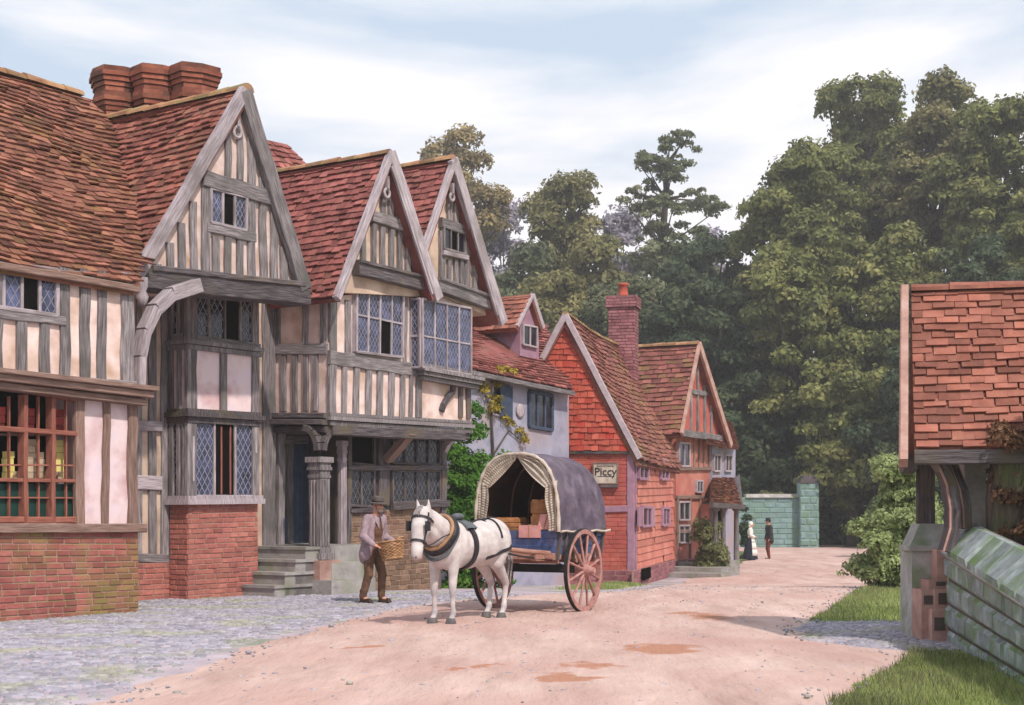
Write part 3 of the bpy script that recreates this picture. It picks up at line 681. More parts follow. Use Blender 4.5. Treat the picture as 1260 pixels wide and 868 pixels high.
# side wall timbers (faces the viewer)
for x in (350, 364, 377, 389): e.beam(PS.at(x, 436), PS.at(x, 506), .12, .045, -NU, .1)
e.beam(PS.at(334, 430), PS.at(404, 430), .2, .06, -NU, .06)
for x in (342, 376, 398): e.beam(PS.at(x, 372), PS.at(x, 424), .13, .045, -NU, .1)
e.beam(PS.at(334, 372), PS.at(404, 368), .14, .06, -NU, .06)
e.build('timber_frame', 'oak', hC)
window(hC, PC, (438, 342), (495, 358), (494, 440), (437, 433), 4, 2, frame='oakpale', off=.06, rows=[.5], dark=((2, 0),), fw=.05, mw=.035, lat=.1)
# oriel of the second gable
oq = [PC.at(518, 452, .25), PC.at(578, 462, .25), PC.at(578, 380, .25), PC.at(518, 368, .25)]
b = MB(); b.prism([q for q in oq], -NN*.6); ori = b.build('oriel_window', 'oakdark', hC)
window_q(ori, [p+NN*.004 for p in oq], 4, 2, frame='oakpale', rows=[.46], fw=.05, mw=.035, lat=.1, recess=-.01)
qs = [oq[0]-NN*.25, oq[0], oq[3], oq[3]-NN*.25]; window_q(ori, [p-NU*.004 for p in qs], 1, 2, frame='oakpale', rows=[.46], fw=.04, lat=.1, recess=-.01)
cornice(PC, 518, 576, 455, 466, ((-4, .06, .27), (1, .07, .31), (6, .07, .26), (11, .07, .2)), 'oak', ori, .1)
e = MB(); cv = [(558, 471), (557, 482), (550, 490), (545, 499), (543, 506)]
for i in range(4): e.beam(PC.at(*cv[i], .03), PC.at(*cv[i+1], .03), .12, .05, NN, .05, segs=1)
studs(e, PC, [(566, 474, 566, 514, 5), (575, 476, 576, 516, 5)], d=.045)
e.build('curved_brace', 'oakdark', hC)
cornice(PC, 406, 578, 514, 524, ((-4, .06, .05), (1, .07, .1), (7, .08, .06)), 'oak', hC, .02)
e = MB(); e.beam(PC.at(407, 528), PC.at(570, 536), .22, .06, NN, .04, back=.3); e.build('bressummer', 'oakdark', hC)
e = MB(); 
for (y, w_, d) in ((512, .1, .16), (520, .1, .22), (529, .12, .12)): e.beam(PS.at(336, y), PS.at(405, y), w_, d, -NU, .03, back=.05)
e.build('jetty_beam', 'oakdark', hC)
# floor slab of the jetty so the upper storey is closed below
b = MB(); b.prism([PC.at(405, 531), PC.at(578, 540), PC.at(578, 540)-NN*1.9, PC.at(405, 531)-NN*1.9], V(0, 0, .12)); b.build('jetty_floor', 'oakdark', hC)
# gables
def gable(P, Po, apex, lf, rf, tie, collar, studx, ext, name='gable_wall'):
    wallpoly(hC, name, 'plaster2', P, [(lf[0]+6, lf[1]-4), (rf[0]-5, rf[1]), (apex[0], apex[1]+10)], 4.5, off=-.12)
    e_ = MB()
    for (x, y0, y1, w_) in studx: studs(e_, P, [(x, y0, x, y1, w_)], d=.05, off=-.1)
    e_.beam(P.at(*collar[0], -.1), P.at(*collar[1], -.1), .2, .09, NN, .05)
    e_.build('gable_timber', 'oak', hC)
    e_ = MB(); e_.beam(P.at(*tie[0], -.1), P.at(*tie[1], -.1), .24, .16, NN, .04, back=.15)
    a, b_ = P.at(*tie[0], -.1)+V(0, 0, .13), P.at(*tie[1], -.1)+V(0, 0, .13); e_.beam(a, b_, .06, .2, NN, .04)
    e_.build('tie_beam', 'oakdark' if ext else 'oak', hC)
gable(P2, P2, (480, 190), (414, 364), (536, 366), ((434, 331), (522, 352)), ((455, 266), (493, 279)),
      [(446, 285, 325, 5), (459, 275, 330, 5), (470, 280, 332, 5), (481, 282, 336, 5), (491, 284, 338, 5), (501, 300, 342, 5), (471, 235, 264, 5), (480, 225, 267, 5), (488, 240, 270, 4)], True)
gable(P3, P3, (558, 198), (500, 352), (616, 394), ((534, 352), (606, 377)), ((540, 274), (573, 285)),
      [(543, 285, 345, 6), (552, 320, 350, 4), (560, 320, 354, 4), (574, 285, 358, 6), (583, 310, 362, 4), (552, 230, 272, 4), (560, 230, 276, 4), (592, 335, 364, 4), (567, 320, 356, 4)], False)
window(hC, P3, (545, 279), (571, 286), (571, 313), (545, 306), 3, 1, frame='oak', off=-.06, dark=((1, 0),), fw=.04, mw=.03, lat=0, glass='glassdk')
e = MB(); e.beam(P3.at(543, 311, -.06), P3.at(574, 318, -.06), .1, .07, NN, .04); e.build('window_ledge', 'oakpale', hC)
P2o = row(-16.85); P3o = row(-17.0)
e = MB(); barge(e, P2o, (481, 188), (414, 368), .14, .06); e.build('bargeboard', 'oakpale', hC)
e = MB(); barge(e, P2o, (480, 188), (539, 368), .24, .06); e.beam(P2o.at(482, 205, .06), P2o.at(532, 362, .06), .05, .02, NN, .03); e.build('bargeboard', 'oakpale', hC)
e = MB(); barge(e, P3o, (559, 196), (518, 318), .12, .06); e.build('bargeboard', 'oakpale', hC)
e = MB(); barge(e, P3o, (557, 196), (619, 398), .26, .06); e.beam(P3o.at(561, 214, .06), P3o.at(612, 388, .06), .05, .02, NN, .03); e.build('bargeboard', 'oakpale', hC)
pendant(P2, 476, 238, hC, .08); pendant(P3, 556, 243, hC, .07)
def croof(P, apex, lf, rf, vback, m, keepL=None, keepR=None):
    a, l_, r_ = P.at(*apex), P.at(*lf), P.at(*rf); c0 = w2uv(a)[1]; bk = NN*(vback-c0); b_ = MB()
    tiles(b_, [l_+bk, l_, a, a+bk], .2, .15, .03, keep=keepL, jit=1.2, sag=.02)
    tiles(b_, [r_, r_+bk, a+bk, a], .2, .15, .03, keep=keepR, jit=1.2)
    rf_ = b_.build('roof', m, hC); b_ = MB(); ridge(b_, a+V(0, 0, .03), a+bk+V(0, 0, .03), .1); b_.build('ridge_tile', 'ridge', rf_)
croof(P2o, (480, 190), (414, 365), (536, 367), -21.3, 'tileC')
croof(P3o, (558, 197), (520, 313), (617, 397), -21.0, 'tileC')
# back range roof peeping between the gables
bk = row(-21.0); a0, a1 = bk.at(318, 168), bk.at(352, 176); r1 = bk.at(372, 205)
b = MB(); up = [bk.at(300, 262), bk.at(388, 262), bk.at(353, 178), bk.at(318, 170)]
tiles(b, [up[0]+NN*.9, up[1]+NN*.9, up[2], up[3]], .2, .15, .03)
b.prism([up[0], up[1], up[2], up[3]], -NN*1.2); b.build('back_roof', 'tileC', hC)
# ground floor front
z1 = PC.at(430, 534).z
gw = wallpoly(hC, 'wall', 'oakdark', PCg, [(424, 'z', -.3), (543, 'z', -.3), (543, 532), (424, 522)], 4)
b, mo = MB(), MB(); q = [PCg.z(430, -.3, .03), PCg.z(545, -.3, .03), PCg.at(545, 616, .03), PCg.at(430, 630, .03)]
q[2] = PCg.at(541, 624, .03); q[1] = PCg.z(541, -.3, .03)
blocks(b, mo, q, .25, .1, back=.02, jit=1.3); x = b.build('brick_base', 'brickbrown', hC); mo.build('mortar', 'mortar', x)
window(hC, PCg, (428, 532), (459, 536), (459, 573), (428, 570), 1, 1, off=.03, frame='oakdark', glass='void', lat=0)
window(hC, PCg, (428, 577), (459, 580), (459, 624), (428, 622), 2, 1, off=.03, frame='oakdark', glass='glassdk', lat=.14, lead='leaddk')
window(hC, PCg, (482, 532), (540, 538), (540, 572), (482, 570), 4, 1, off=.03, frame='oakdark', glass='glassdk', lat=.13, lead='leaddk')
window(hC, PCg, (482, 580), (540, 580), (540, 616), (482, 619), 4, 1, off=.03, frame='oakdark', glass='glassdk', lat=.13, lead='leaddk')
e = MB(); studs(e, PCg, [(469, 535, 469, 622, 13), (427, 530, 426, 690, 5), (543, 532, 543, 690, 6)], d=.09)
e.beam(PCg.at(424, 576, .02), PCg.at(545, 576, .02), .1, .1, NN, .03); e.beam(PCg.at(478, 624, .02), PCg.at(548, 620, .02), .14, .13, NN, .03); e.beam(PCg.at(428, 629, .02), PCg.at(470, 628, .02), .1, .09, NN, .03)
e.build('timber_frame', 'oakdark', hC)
# bracket under the jetty
e = MB(); a = PC.at(503, 532, -.02); bq = PCg.at(474, 566, .05)
e.beam(a, bq, .22, .12, (NN-V(0, 0, .6)).normalized(), .04, segs=3); e.build('jetty_bracket', 'oakwarm', hC)
e = MB()
jb = PC.at(576, 532)
for i in range(6):
    a0 = i/6*math.pi/2; a1 = (i+1)/6*math.pi/2
    p = lambda a_: jb-NN*(.62*math.sin(a_)+.1)-V(0, 0, .75*(1-math.cos(a_))+.0)
    e.beam(p(a0), p(a1), .12, .1, NU, .02, segs=1)
e.build('jetty_bracket', 'oakpale', hC)
# porch: recess, door, posts, steps
zf = .88
b = MB(); b.prism([PCb.z(318, -.2), PCb.z(440, -.2), PCb.z(440, 4.2), PCb.z(318, 4.2)], -NN*.2); b.build('porch_back_wall', 'plaster2', hC)
fl = MB(); p0 = PC.z(398, zf, -.15); p1 = PC.z(445, zf, -.25)
fl.prism([p0-NN*1.6, p0, p1, p1-NN*1.6], V(0, 0, -1.3)); fl.build('porch_floor', 'stonegrey', hC)
e = MB(); studs(e, PCb, [(328, 535, 328, 672, 7), (341, 535, 341, 672, 5), (354, 535, 354, 672, 8), (384, 535, 384, 672, 8)], d=.08)
e.beam(PCb.at(322, 540), PCb.at(430, 540), .2, .1, NN, .03); e.build('porch_timber', 'oak', hC)
d = MB(); q = [PCb.z(357, zf), PCb.z(381, zf), PCb.at(381, 546), PCb.at(357, 546)]
for i in range(5): 
    a, b_ = bil(q, (i+.5)/5, 0), bil(q, (i+.5)/5, 1); d.beam(a, b_, (q[1]-q[0]).length/5*.95, .05, NN, .01)
door = d.build('door', 'shutter', hC)
e = MB(); e.tube([bil(q, .82, .5)+NN*.06, bil(q, .82, .5)+NN*.1, bil(q, .82, .46)+NN*.1], .015, 6); e.build('door_handle', 'iron', door)
b = MB()
b.prism([PCb.z(381, zf, .03), PCb.z(440, zf, .03), PCb.at(440, 540, .03), PCb.at(381, 540, .03)], -NN*.02); b.build('porch_shade_sheet', 'void', hC)  # flat dark sheet on the back wall stands in for the porch shade
b = MB()
# iron-grey boot posts on the near wall
for x in (335, 349): b = MB(); b.capsule(PCb.at(x, 664, .2), .07, PCb.at(x, 640, .2), .07, 8); b.build('boot_post', 'shutter', hC)
# carved posts
def post(x, ytop, zb_, rw, off, m='oak'):
    p0 = PC.z(x, zb_, off); p1 = PC.at(x, ytop, off); h = p1.z-p0.z; e_ = MB()
    prof = [(1.5, 0, .12), (1.15, .12, .2), (1.0, .2, h-.42), (1.12, h-.42, h-.37), (1.02, h-.37, h-.28), (1.22, h-.28, h-.22), (1.1, h-.22, h-.14), (1.38, h-.14, h-.04)]
    for k, z0_, z1_ in prof: e_.box(V(p0.x, p0.y, p0.z+(z0_+z1_)/2), NU*rw*k, NN*rw*k, V(0, 0, (z1_-z0_)/2))
    for s_ in (-.55, 0, .55):
        for nn, tt in ((-NU, NN), (NN, NU)):
            e_.beam(p0+nn*rw*1.0+tt*rw*s_+V(0, 0, .25), p0+nn*rw*1.0+tt*rw*s_+V(0, 0, h-.46), rw*.28, .022, nn, .02)
    return e_.build('porch_post', m, hC)
post(393, 560, .62, .135, -.16)
post(421, 540, .62, .06, -.5, 'oakpale')
e = MB(); pb = PC.z(393, .6, -.16)
e.box(V(pb.x, pb.y, .25), NU*.3, NN*.27, V(0, 0, .36)); e.box(V(pb.x, pb.y, -.08), NU*.34, NN*.31, V(0, 0, .1)); e.build('post_pedestal', 'stonepink', hC)
e = MB(); a = PC.at(394, 556, -.12)
for sgn, dd in ((1, NU), (1, -NN*.7)):
    for i in range(5):
        t0, t1 = i/5*math.pi/2, (i+1)/5*math.pi/2
        p = lambda a_: a+dd*(.45*(1-math.cos(a_)))+V(0, 0, .02+.42*math.sin(a_))
        e.beam(p(t0), p(t1), .13, .12, -NU if dd is not NU else NN, .02, segs=1)
e.build('post_bracket', 'oakdark', hC)
st = MB(); tr = []
for i in range(4):
    s0 = PC.z(382, 0, -.1); hh = zf*(i+1)/4-.02; p = s0-NU*(1.0-.27*i)
    q = [p-NN*1.25+V(0, 0, -.3), p+NN*.05+V(0, 0, -.3), p+NN*.05+V(0, 0, hh-.05), p-NN*1.25+V(0, 0, hh-.05)]
    st.prism(q, NU*(1.2-.27*i)); tq = [p-NU*.03-NN*1.27+V(0, 0, hh-.052), p-NU*.03+NN*.08+V(0, 0, hh-.052), p-NU*.03+NN*.08+V(0, 0, hh), p-NU*.03-NN*1.27+V(0, 0, hh)]
    st.prism(tq, NU*(1.2-.27*i))
st.build('porch_steps', 'stonegrey', hC)
st = MB()
for i in range(3):
    hh = .3*(i+1)-.04; p = PC.z(408, 0, .42-.3*i)
    st.prism([p+V(0, 0, -.3), p+NU*1.25+V(0, 0, -.3), p+NU*1.25+V(0, 0, hh), p+V(0, 0, hh)], -NN*(1.0-.3*i))
st.build('porch_steps', 'stonegrey', hC)
# low brick cheek beside the steps
b, mo = MB(), MB(); q = [PB.z(318, -.2, .1), PB.z(345, -.2, .1), PB.z(345, .72, .1), PB.z(318, .72, .1)]; blocks(b, mo, q, .24, .088, back=.3); x = b.build('brick_base', 'brick', hC); mo.build('mortar', 'mortar', x)

# ================================================================ D: grey rendered cottage
PD = row(-20.08)
hD = thing('grey_cottage', 'pale grey rendered cottage with red tiled roof, small pink dormer and open dark shutters', 'house', PD.z(640, gz(37)), 'cottages further down the street')
wallpoly(hD, 'wall', 'greyrender', PD, [(560, 'z', -.8), (700, 'z', -.8), (700, 481), (560, 452)], 4)
e = PD; RD = row(-22.4)
q = [PD.at(556, 449, .3), PD.at(706, 480, .3), RD.at(672, 402), RD.at(560, 396)]
b = MB(); tiles(b, q, .3, .19, .035, sag=.03, jit=1.2); rfD = b.build('roof', 'tileC', hD)
b = MB(); ridge(b, q[3], q[2], .1); b.build('ridge_tile', 'tileC', rfD)
b = MB(); b.beam(q[0]-V(0, 0, .1), q[1]-V(0, 0, .1), .12, .05, NN, .04); b.build('gutter', 'oak', hD)
b = MB(); g0 = [PD.at(700, 478, -.02), RD.at(668, 410), PD.at(700, 478, -4.2)]; b.prism([g0[0], PD.at(700, 478, -4.0), RD.at(668, 408)], -NU*.1); b.build('gable_end', 'greyrender', hD)
sw = window(hD, PD, (651, 482), (679, 487), (679, 530), (651, 525), 3, 1, frame='shutter', off=.03, glass='glassdk', lat=0, fw=.09, mw=.06)
e = MB(); e.prism([PD.at(616, 473, .1), PD.at(631, 476, .07), PD.at(631, 517, .07), PD.at(616, 512, .1)], -NN*.04); e.build('shutter', 'shutter', hD)
window(hD, PD, (605, 472), (616, 474), (616, 512), (605, 510), 1, 1, frame='white', off=.01, glass='glassdk', lat=0)
e = MB(); e.lathe(PD.at(639, 506, .0), [(.0, 0), (.17, .01), (.19, .04), (.13, .06), (.0, .05)], 16, axis=NN); e.build('wall_plaque', 'white', hD)
# dormer
PDd = row(-20.75)
dw = MB(); dq = [(640, 438), (663, 443), (663, 398), (655, 366), (640, 396)]
dw.prism([PDd.at(*p) for p in dq], -NN*1.6); dor = dw.build('dormer', 'mauve', hD)
window_q(dor, [PDd.at(643, 424, .03), PDd.at(660, 428, .03), PDd.at(660, 403, .03), PDd.at(643, 400, .03)], 2, 1, frame='white', glass='glassdk', lat=0, fw=.05)
e = MB(); e.beam(PDd.at(655, 363, .12), PDd.at(636, 402, .12), .1, .05, NN, .03); e.beam(PDd.at(655, 363, .12), PDd.at(668, 404, .12), .14, .05, NN, .03); e.build('dormer_bargeboard', 'white', dor)
ap, lf, rf = PDd.at(655, 362, .14), PDd.at(635, 404, .14), PDd.at(669, 406, .14)
b = MB(); tiles(b, [lf-NN*1.9, lf, ap, ap-NN*1.9], .25, .17, .03); tiles(b, [rf, rf-NN*1.9, ap-NN*1.9, ap], .25, .17, .03); b.build('dormer_roof', 'tileL', dor)

# ================================================================ E: red tile-hung cottage
thE = 15; uE = V(math.sin(R(thE)), math.cos(R(thE)), 0); nE = V(math.cos(R(thE)), -math.sin(R(thE)), 0)
PE = Wall(3.27, 38.8, thE)
PEg = Wall(3.27, 38.8, thE); PEg.n = -uE; PEg.u = nE; PEg.c = PEg.n.x*3.27+PEg.n.y*38.8
hE = thing('red_cottage', 'bright red tile-hung cottage with pale verges and a sign on its end wall', 'house', V(3.27, 38.8, -.48), 'cottages further down the street')
b = MB(); lx, rx = 609, 780
zE = PEg.at(780, 553).z
b.prism([PEg.z(lx, -.9), PEg.z(rx, -.9), PEg.at(rx, 554), PEg.at(696, 392), PEg.at(lx, 554)], uE*7.3)
b.build('wall', 'pinkwall', hE)
ql = [PEg.z(lx, -.2, .01), PEg.z(rx, -.2, .01), PEg.at(rx, 556, .01), PEg.at(lx, 556, .01)]
b, mo = MB(), MB(); blocks(b, mo, ql, .3, .12, prot=.012, back=.005, jit=.6); x = b.build('brick_facing', 'pinkwall', hE); mo.build('mortar', 'pinkwall', x)
b, mo = MB(), MB(); q = [PEg.z(lx, -.9, .06), PEg.z(rx, -.9, .06), PEg.at(rx, 702, .06), PEg.at(lx, 702, .06)]; q[1] = q[1]+nE*.06; q[2] = q[2]+nE*.06
blocks(b, mo, q, .35, .13, back=.06); 
qs = [PE.z(780, -.9, .06), PE.z(830, -.9, .06), PE.at(830, 689, .06), PE.at(780, 702, .06)]; blocks(b, mo, qs, .35, .13, back=.06)
x = b.build('plinth', 'brickmauve', hE); mo.build('mortar', 'mortar', x)
qt = [PEg.at(lx-2, 555, .09), PEg.at(rx+2, 555, .09), PEg.at(rx+2, 385, .0), PEg.at(lx-2, 385, .0)]
def inE(p):
    a = PEg.at(696, 388); k = (a.z-p.z)/(a.z-zE); h = abs((p-a).dot(nE)); 
    wd = (PEg.at(782, 555)-a).dot(nE); return h < k*wd-.02
b = MB(); tiles(b, qt, .2, .16, .03, keep=inE, jit=.9); b.build('hung_tiles', 'tileH', hE)
e = MB(); e.beam(PEg.at(lx, 557, .04), PEg.at(rx, 557, .04), .09, .07, -uE, .03); e.build('string_course', 'oakdark', hE)
ap, lf, rf = PEg.at(696, 388, .14), PEg.at(607, 557, .14), PEg.at(783, 557, .14)
def zr(p, dx): return p
bk = uE*7.6
b = MB(); ov = nE*.12-V(0, 0, .2)
tiles(b, [rf+ov, rf+ov+bk, ap+bk, ap], .28, .17, .035, sag=.12, jit=1.2, wav=.03); tiles(b, [lf-nE*.1-V(0,0,.17)+bk, lf-nE*.1-V(0,0,.17), ap, ap+bk], .28, .17, .035)
rfE = b.build('roof', 'tileD', hE); b = MB(); ridge(b, ap+V(0, 0, .03), ap+bk+V(0, 0, .03), .11, sag=.1); b.build('ridge_tile', 'ridge', rfE)
e = MB()
for a, b_, w_ in ((ap, rf+ov*.8, .16), (ap, lf-nE*.1-V(0, 0, .15), .16)): e.beam(a+V(0, 0, .0)-uE*.02, b_-uE*.02, w_, .05, -uE, .03)
e.build('verge_board', 'white', hE)
e = MB(); e.beam(PEg.at(776, 558, .02), PEg.at(776, 702, .02), .2, .03, -uE, .06); e.beam(PE.at(782, 557, .02), PE.at(782, 702, .02), .08, .03, nE, .06); e.build('corner_post', 'mauve', hE)
e = MB(); e.beam(PEg.at(740, 627, .02), PEg.at(772, 626, .02), .17, .05, -uE, .04); e.build('wall_rail', 'mauve', hE)
# boarded side
qs = [PE.at(783, 701, .02), PE.at(829, 688, .02), PE.at(829, 560, .02), PE.at(783, 556, .02)]
b = MB(); tiles(b, qs, 9.0, .2, .035, jit=.35, under=False, keep=lambda p: True, nmin=1); b.build('weatherboard', 'board', hE)
for (TL, TR, BR, BL, nx) in (((786, 563), (797, 565), (797, 590), (786, 589), 2), ((813, 567), (822, 568), (822, 590), (813, 590), 2), ((790, 624), (802, 625), (802, 647), (790, 648), 2), ((815, 625), (823, 626), (823, 646), (815, 647), 2)):
    wdo = window(hE, PE, TL, TR, BR, BL, nx, 1, frame='mauve', off=.09, glass='glassdk', lat=0, fw=.08, mw=.06)
e = MB()
for x0, x1, ya, yb in ((786, 790, 624, 648), (802, 806, 625, 648)): e.prism([PE.at(x0, yb, .14), PE.at(x1, yb, .14), PE.at(x1, ya, .14), PE.at(x0, ya, .14)], -nE*.04)
e.build('shutter', 'mauve', hE)
e = MB(); e.prism([PE.at(791, 715, .13), PE.at(801, 711, .13), PE.at(801, 698, .13), PE.at(791, 700, .13)], -nE*.03); e.build('cellar_opening', 'void', hE)
# chimney of E
cc = PEg.at(696, 500)-0*uE; c0 = V(0, 0, 0)
pc = lerp(ap, ap+bk, .97); kx = (767-630)/FPX
cx = V(kx*pc.y, pc.y, 0)
b, mo = MB(), MB(); hw = .42; zt = EYE+(HZ-366)/FPX*pc.y
def stack(cx, hw, hd, z0, z1, b, mo, u_, n_):
    for (nn, tt, a, c) in ((-u_, n_, hd, hw), (n_, u_, hw, hd)):
        q = [cx+nn*a-tt*c+V(0, 0, z0), cx+nn*a+tt*c+V(0, 0, z0), cx+nn*a+tt*c+V(0, 0, z1), cx+nn*a-tt*c+V(0, 0, z1)]
        blocks(b, mo, q, .24, .1, back=a*1.9)
stack(cx, hw, .34, 4.2, zt-.35, b, mo, uE, nE); stack(cx, hw+.07, .41, zt-.37, zt, b, mo, uE, nE)
chE = b.build('chimney', 'brickmauve', hE); mo.build('mortar', 'mortardk', chE)
b = MB(); b.lathe(cx+V(0, 0, zt), [(.17, 0), (.19, .05), (.15, .1), (.13, .35), (.17, .38), (.17, .44), (.1, .44), (.1, .2)], 14); b.build('chimney_pot', 'tileH', chE)

# ================================================================ F: far pink gabled house
cF = PE.at(832, 632); PF = Wall(cF.x, cF.y+.3, 25); uF, nF = PF.u, PF.n
hF = thing('pink_gabled_house', 'pink timbered house with broad mossy tiled roof and one steep gable, beyond the red cottage', 'house', V(cF.x, cF.y, -.5), 'cottages further down the street')
b = MB(); b.prism([PF.z(831, -.9), PF.z(876, -.9), PF.at(876, 532), PF.at(832, 527)], -nF*5); b.build('wall', 'board', hF)
b = MB(); b.prism([PF.at(840, 533, .25), PF.at(892, 540, .25), PF.at(861, 430, .25)], -nF*5); b.build('gable_wall', 'pinkwall', hF)
ap, lf, rf = PF.at(860, 424, .5), PF.at(838, 534, .5), PF.at(899, 548, .5)
bk = -nF*4.2; b = MB()
tiles(b, [lf+bk, lf, ap, ap+bk], .3, .19, .035, sag=.05); tiles(b, [rf, rf+bk, ap+bk, ap], .3, .19, .035)
rfF = b.build('roof', 'tileD', hF); b = MB(); ridge(b, ap+V(0, 0, .03), ap+bk+V(0, 0, .03), .11); b.build('ridge_tile', 'ridge', rfF)
e = MB(); e.beam(ap, lf, .14, .06, nF, .03); e.beam(ap, rf, .26, .06, nF, .03); e.build('bargeboard', 'stonepink', hF)
e = MB()
for p0, p1, w_ in (((858, 450), (858, 530), .12), ((866, 460), (867, 534), .12), ((874, 485), (875, 534), .12), ((850, 480), (850, 530), .12)): e.beam(PF.at(*p0, .27), PF.at(*p1, .27), w_, .05, nF, .05)
e.beam(PF.at(838, 533, .27), PF.at(894, 541, .27), .22, .1, nF, .04); e.beam(PF.at(849, 482, .27), PF.at(877, 486, .27), .16, .07, nF, .04)
e.build('gable_timber', 'oak', hF)
e = MB()
for x in (854, 860, 866, 872): e.beam(PF.at(x, 540, .02), PF.at(x, 575, .02), .1, .04, nF, .05)
for y in (577, 612, 654): e.beam(PF.at(832, y, .02), PF.at(876, y, .02), .12, .06, nF, .04)
for x in (833, 849, 861, 875): e.beam(PF.at(x, 612, .02), PF.at(x, 690, .02), .1, .05, nF, .05)
e.build('timber_frame', 'oakwarm', hF)
for a in (((835, 545), (848, 546), (848, 574), (835, 574)), ((835, 618), (848, 618), (848, 640), (835, 640)), ((835, 647), (848, 647), (848, 668), (835, 668)), ((857, 592), (864, 592), (864, 606), (857, 606))):
    window(hF, PF, *a, 2, 1, off=.05, frame='white', glass='glassdk', lat=0, fw=.06)
b, mo = MB(), MB(); q = [PF.z(831, -.9, .06), PF.z(876, -.9, .06), PF.at(876, 684, .06), PF.at(831, 690, .06)]; blocks(b, mo, q, .35, .13, back=.05); x = b.build('plinth', 'brickmauve', hF); mo.build('mortar', 'mortar', x)

# ================================================================ G: far grey cottage with a porch
hG = thing('porched_cottage', 'small lilac grey cottage at the far end of the row with a pillared tiled porch', 'house', PF.z(890, -.5), 'cottages further down the street')
b = MB(); b.prism([PF.z(876.5, -.9, .1), PF.z(905, -.9, .1), PF.at(905, 549, .1), PF.at(876.5, 546, .1)], -nF*4); b.build('wall', 'greyrender', hG)
b = MB(); tiles(b, [PF.at(870, 543, .5), PF.at(909, 551, .5), PF.at(900, 521, -1.2), PF.at(874, 510, -1.2)], .3, .19, .035); b.build('roof', 'tileD', hG)
for a in (((878, 560), (886, 560), (886, 580), (878, 580)), ((892, 560), (900, 561), (900, 580), (892, 580))): window(hG, PF, *a, 2, 1, off=.13, frame='white', glass='glassdk', lat=0, fw=.06)
window(hG, PF, (879, 625), (888, 625), (888, 655), (879, 655), 1, 1, off=.13, frame='oak', glass='void', lat=0)
b = MB(); q = [PF.at(875, 620, 1.5), PF.at(914, 622, 1.5), PF.at(909, 588, .1), PF.at(877, 588, .1)]; tiles(b, q, .3, .19, .035)
pr = b.build('porch_roof', 'tileA', hG)
e = MB(); a, b_, c0 = PF.at(914, 620, 1.5), PF.at(910, 584, .2), PF.at(914, 620, 1.5)-nF*1.4; e.prism([a, b_, c0], -uF*.1); e.beam(PF.at(874, 622, 1.5), PF.at(914, 624, 1.5), .16, .1, nF, .03)
e.build('porch_frame', 'oakdark', hG)
for x in (880, 890, 906): 
    e = MB(); p = PF.z(x, -.35, 1.35); e.lathe(p, [(.12, 0), (.12, .15), (.09, .2), (.08, PF.at(x, 624, 1.35).z-p.z-.15), (.14, PF.at(x, 624, 1.35).z-p.z-.1), (.14, PF.at(x, 624, 1.35).z-p.z)], 12); e.build('porch_pillar', 'oak', hG)
e = MB()
for i in range(3):
    p = PF.z(887, -.5, 2.2-.35*i); q = PF.z(910, -.5, 2.2-.35*i)
    e.prism([p+V(0, 0, -.3), q+V(0, 0, -.3), q+V(0, 0, .14*(i+1)), p+V(0, 0, .14*(i+1))], -nF*(2.3-.4*i))
e.build('porch_steps', 'stonegrey', hG)

# ---- trade sign on E
sg = thing('trade_sign', 'small weathered cream sign board with dark lettering on the red cottage end wall', 'sign', PEg.at(745, 583, .1))
b = MB(); b.prism([PEg.at(730, 595, .1), PEg.at(760, 595, .1), PEg.at(760, 570, .1), PEg.at(730, 570, .1)], uE*.05); sb = b.build('board', 'curtain', sg)
e = MB()
for a, c in (((730, 595.4), (760, 595.4)), ((730, 570), (760, 570)), ((730, 570), (730, 595)), ((760, 570), (760, 595))): e.beam(PEg.at(*a, .1), PEg.at(*c, .1), .035, .02, -uE, .02)
e.build('frame', 'oakwarm', sg)
e = MB(); e.beam(PEg.at(740, 598.5, .03), PEg.at(761, 598.5, .03), .07, .14, -uE, .03); e.build('sill_shadow', 'oakdark', sg)  # dark strip modelled for the sill shadow below the board
MT['ink'] = mat('dark_ink', [c_(46, 38, 40), c_(60, 50, 50)], 3, bump=0, tint=0)
def text(s_, x, y, size, P, off, parent, dirn, nrm, m='ink'):
    cu_ = bpy.data.curves.new('lettering', 'FONT'); cu_.body = s_; cu_.size = size; cu_.extrude = .004; cu_.align_x = 'CENTER'; cu_.align_y = 'CENTER'; cu_.offset = .002
    o = bpy.data.objects.new('tmp', cu_); C.objects.link(o)
    dg = bpy.context.evaluated_depsgraph_get(); dg.update(); me = bpy.data.meshes.new_from_object(o.evaluated_get(dg)); bpy.data.objects.remove(o)
    me.materials.clear(); me.materials.append(MT[m])
    p = P.at(x, y, off); up = V(0, 0, 1); M = Matrix((dirn, up, nrm)).transposed().to_4x4(); M.translation = p-Vector(parent['_b']); me.transform(M)
    o = bpy.data.objects.new('lettering', me); C.objects.link(o); o.parent = parent; return o
text('Piccy', 745, 581, .3, PEg, .107, sg, nE, -uE)
e = MB()
for x in np.arange(735, 756, 1.5): e.beam(PEg.at(x, 574.8, .102), PEg.at(x+rnd.uniform(-.3, .5), 573.2-rnd.uniform(0, .8), .102), .016, .006, -uE, 0)
e.beam(PEg.at(735, 586.5, .102), PEg.at(756, 586.5, .102), .016, .006, -uE, 0)
e.build('small_lettering', 'ink', sg)
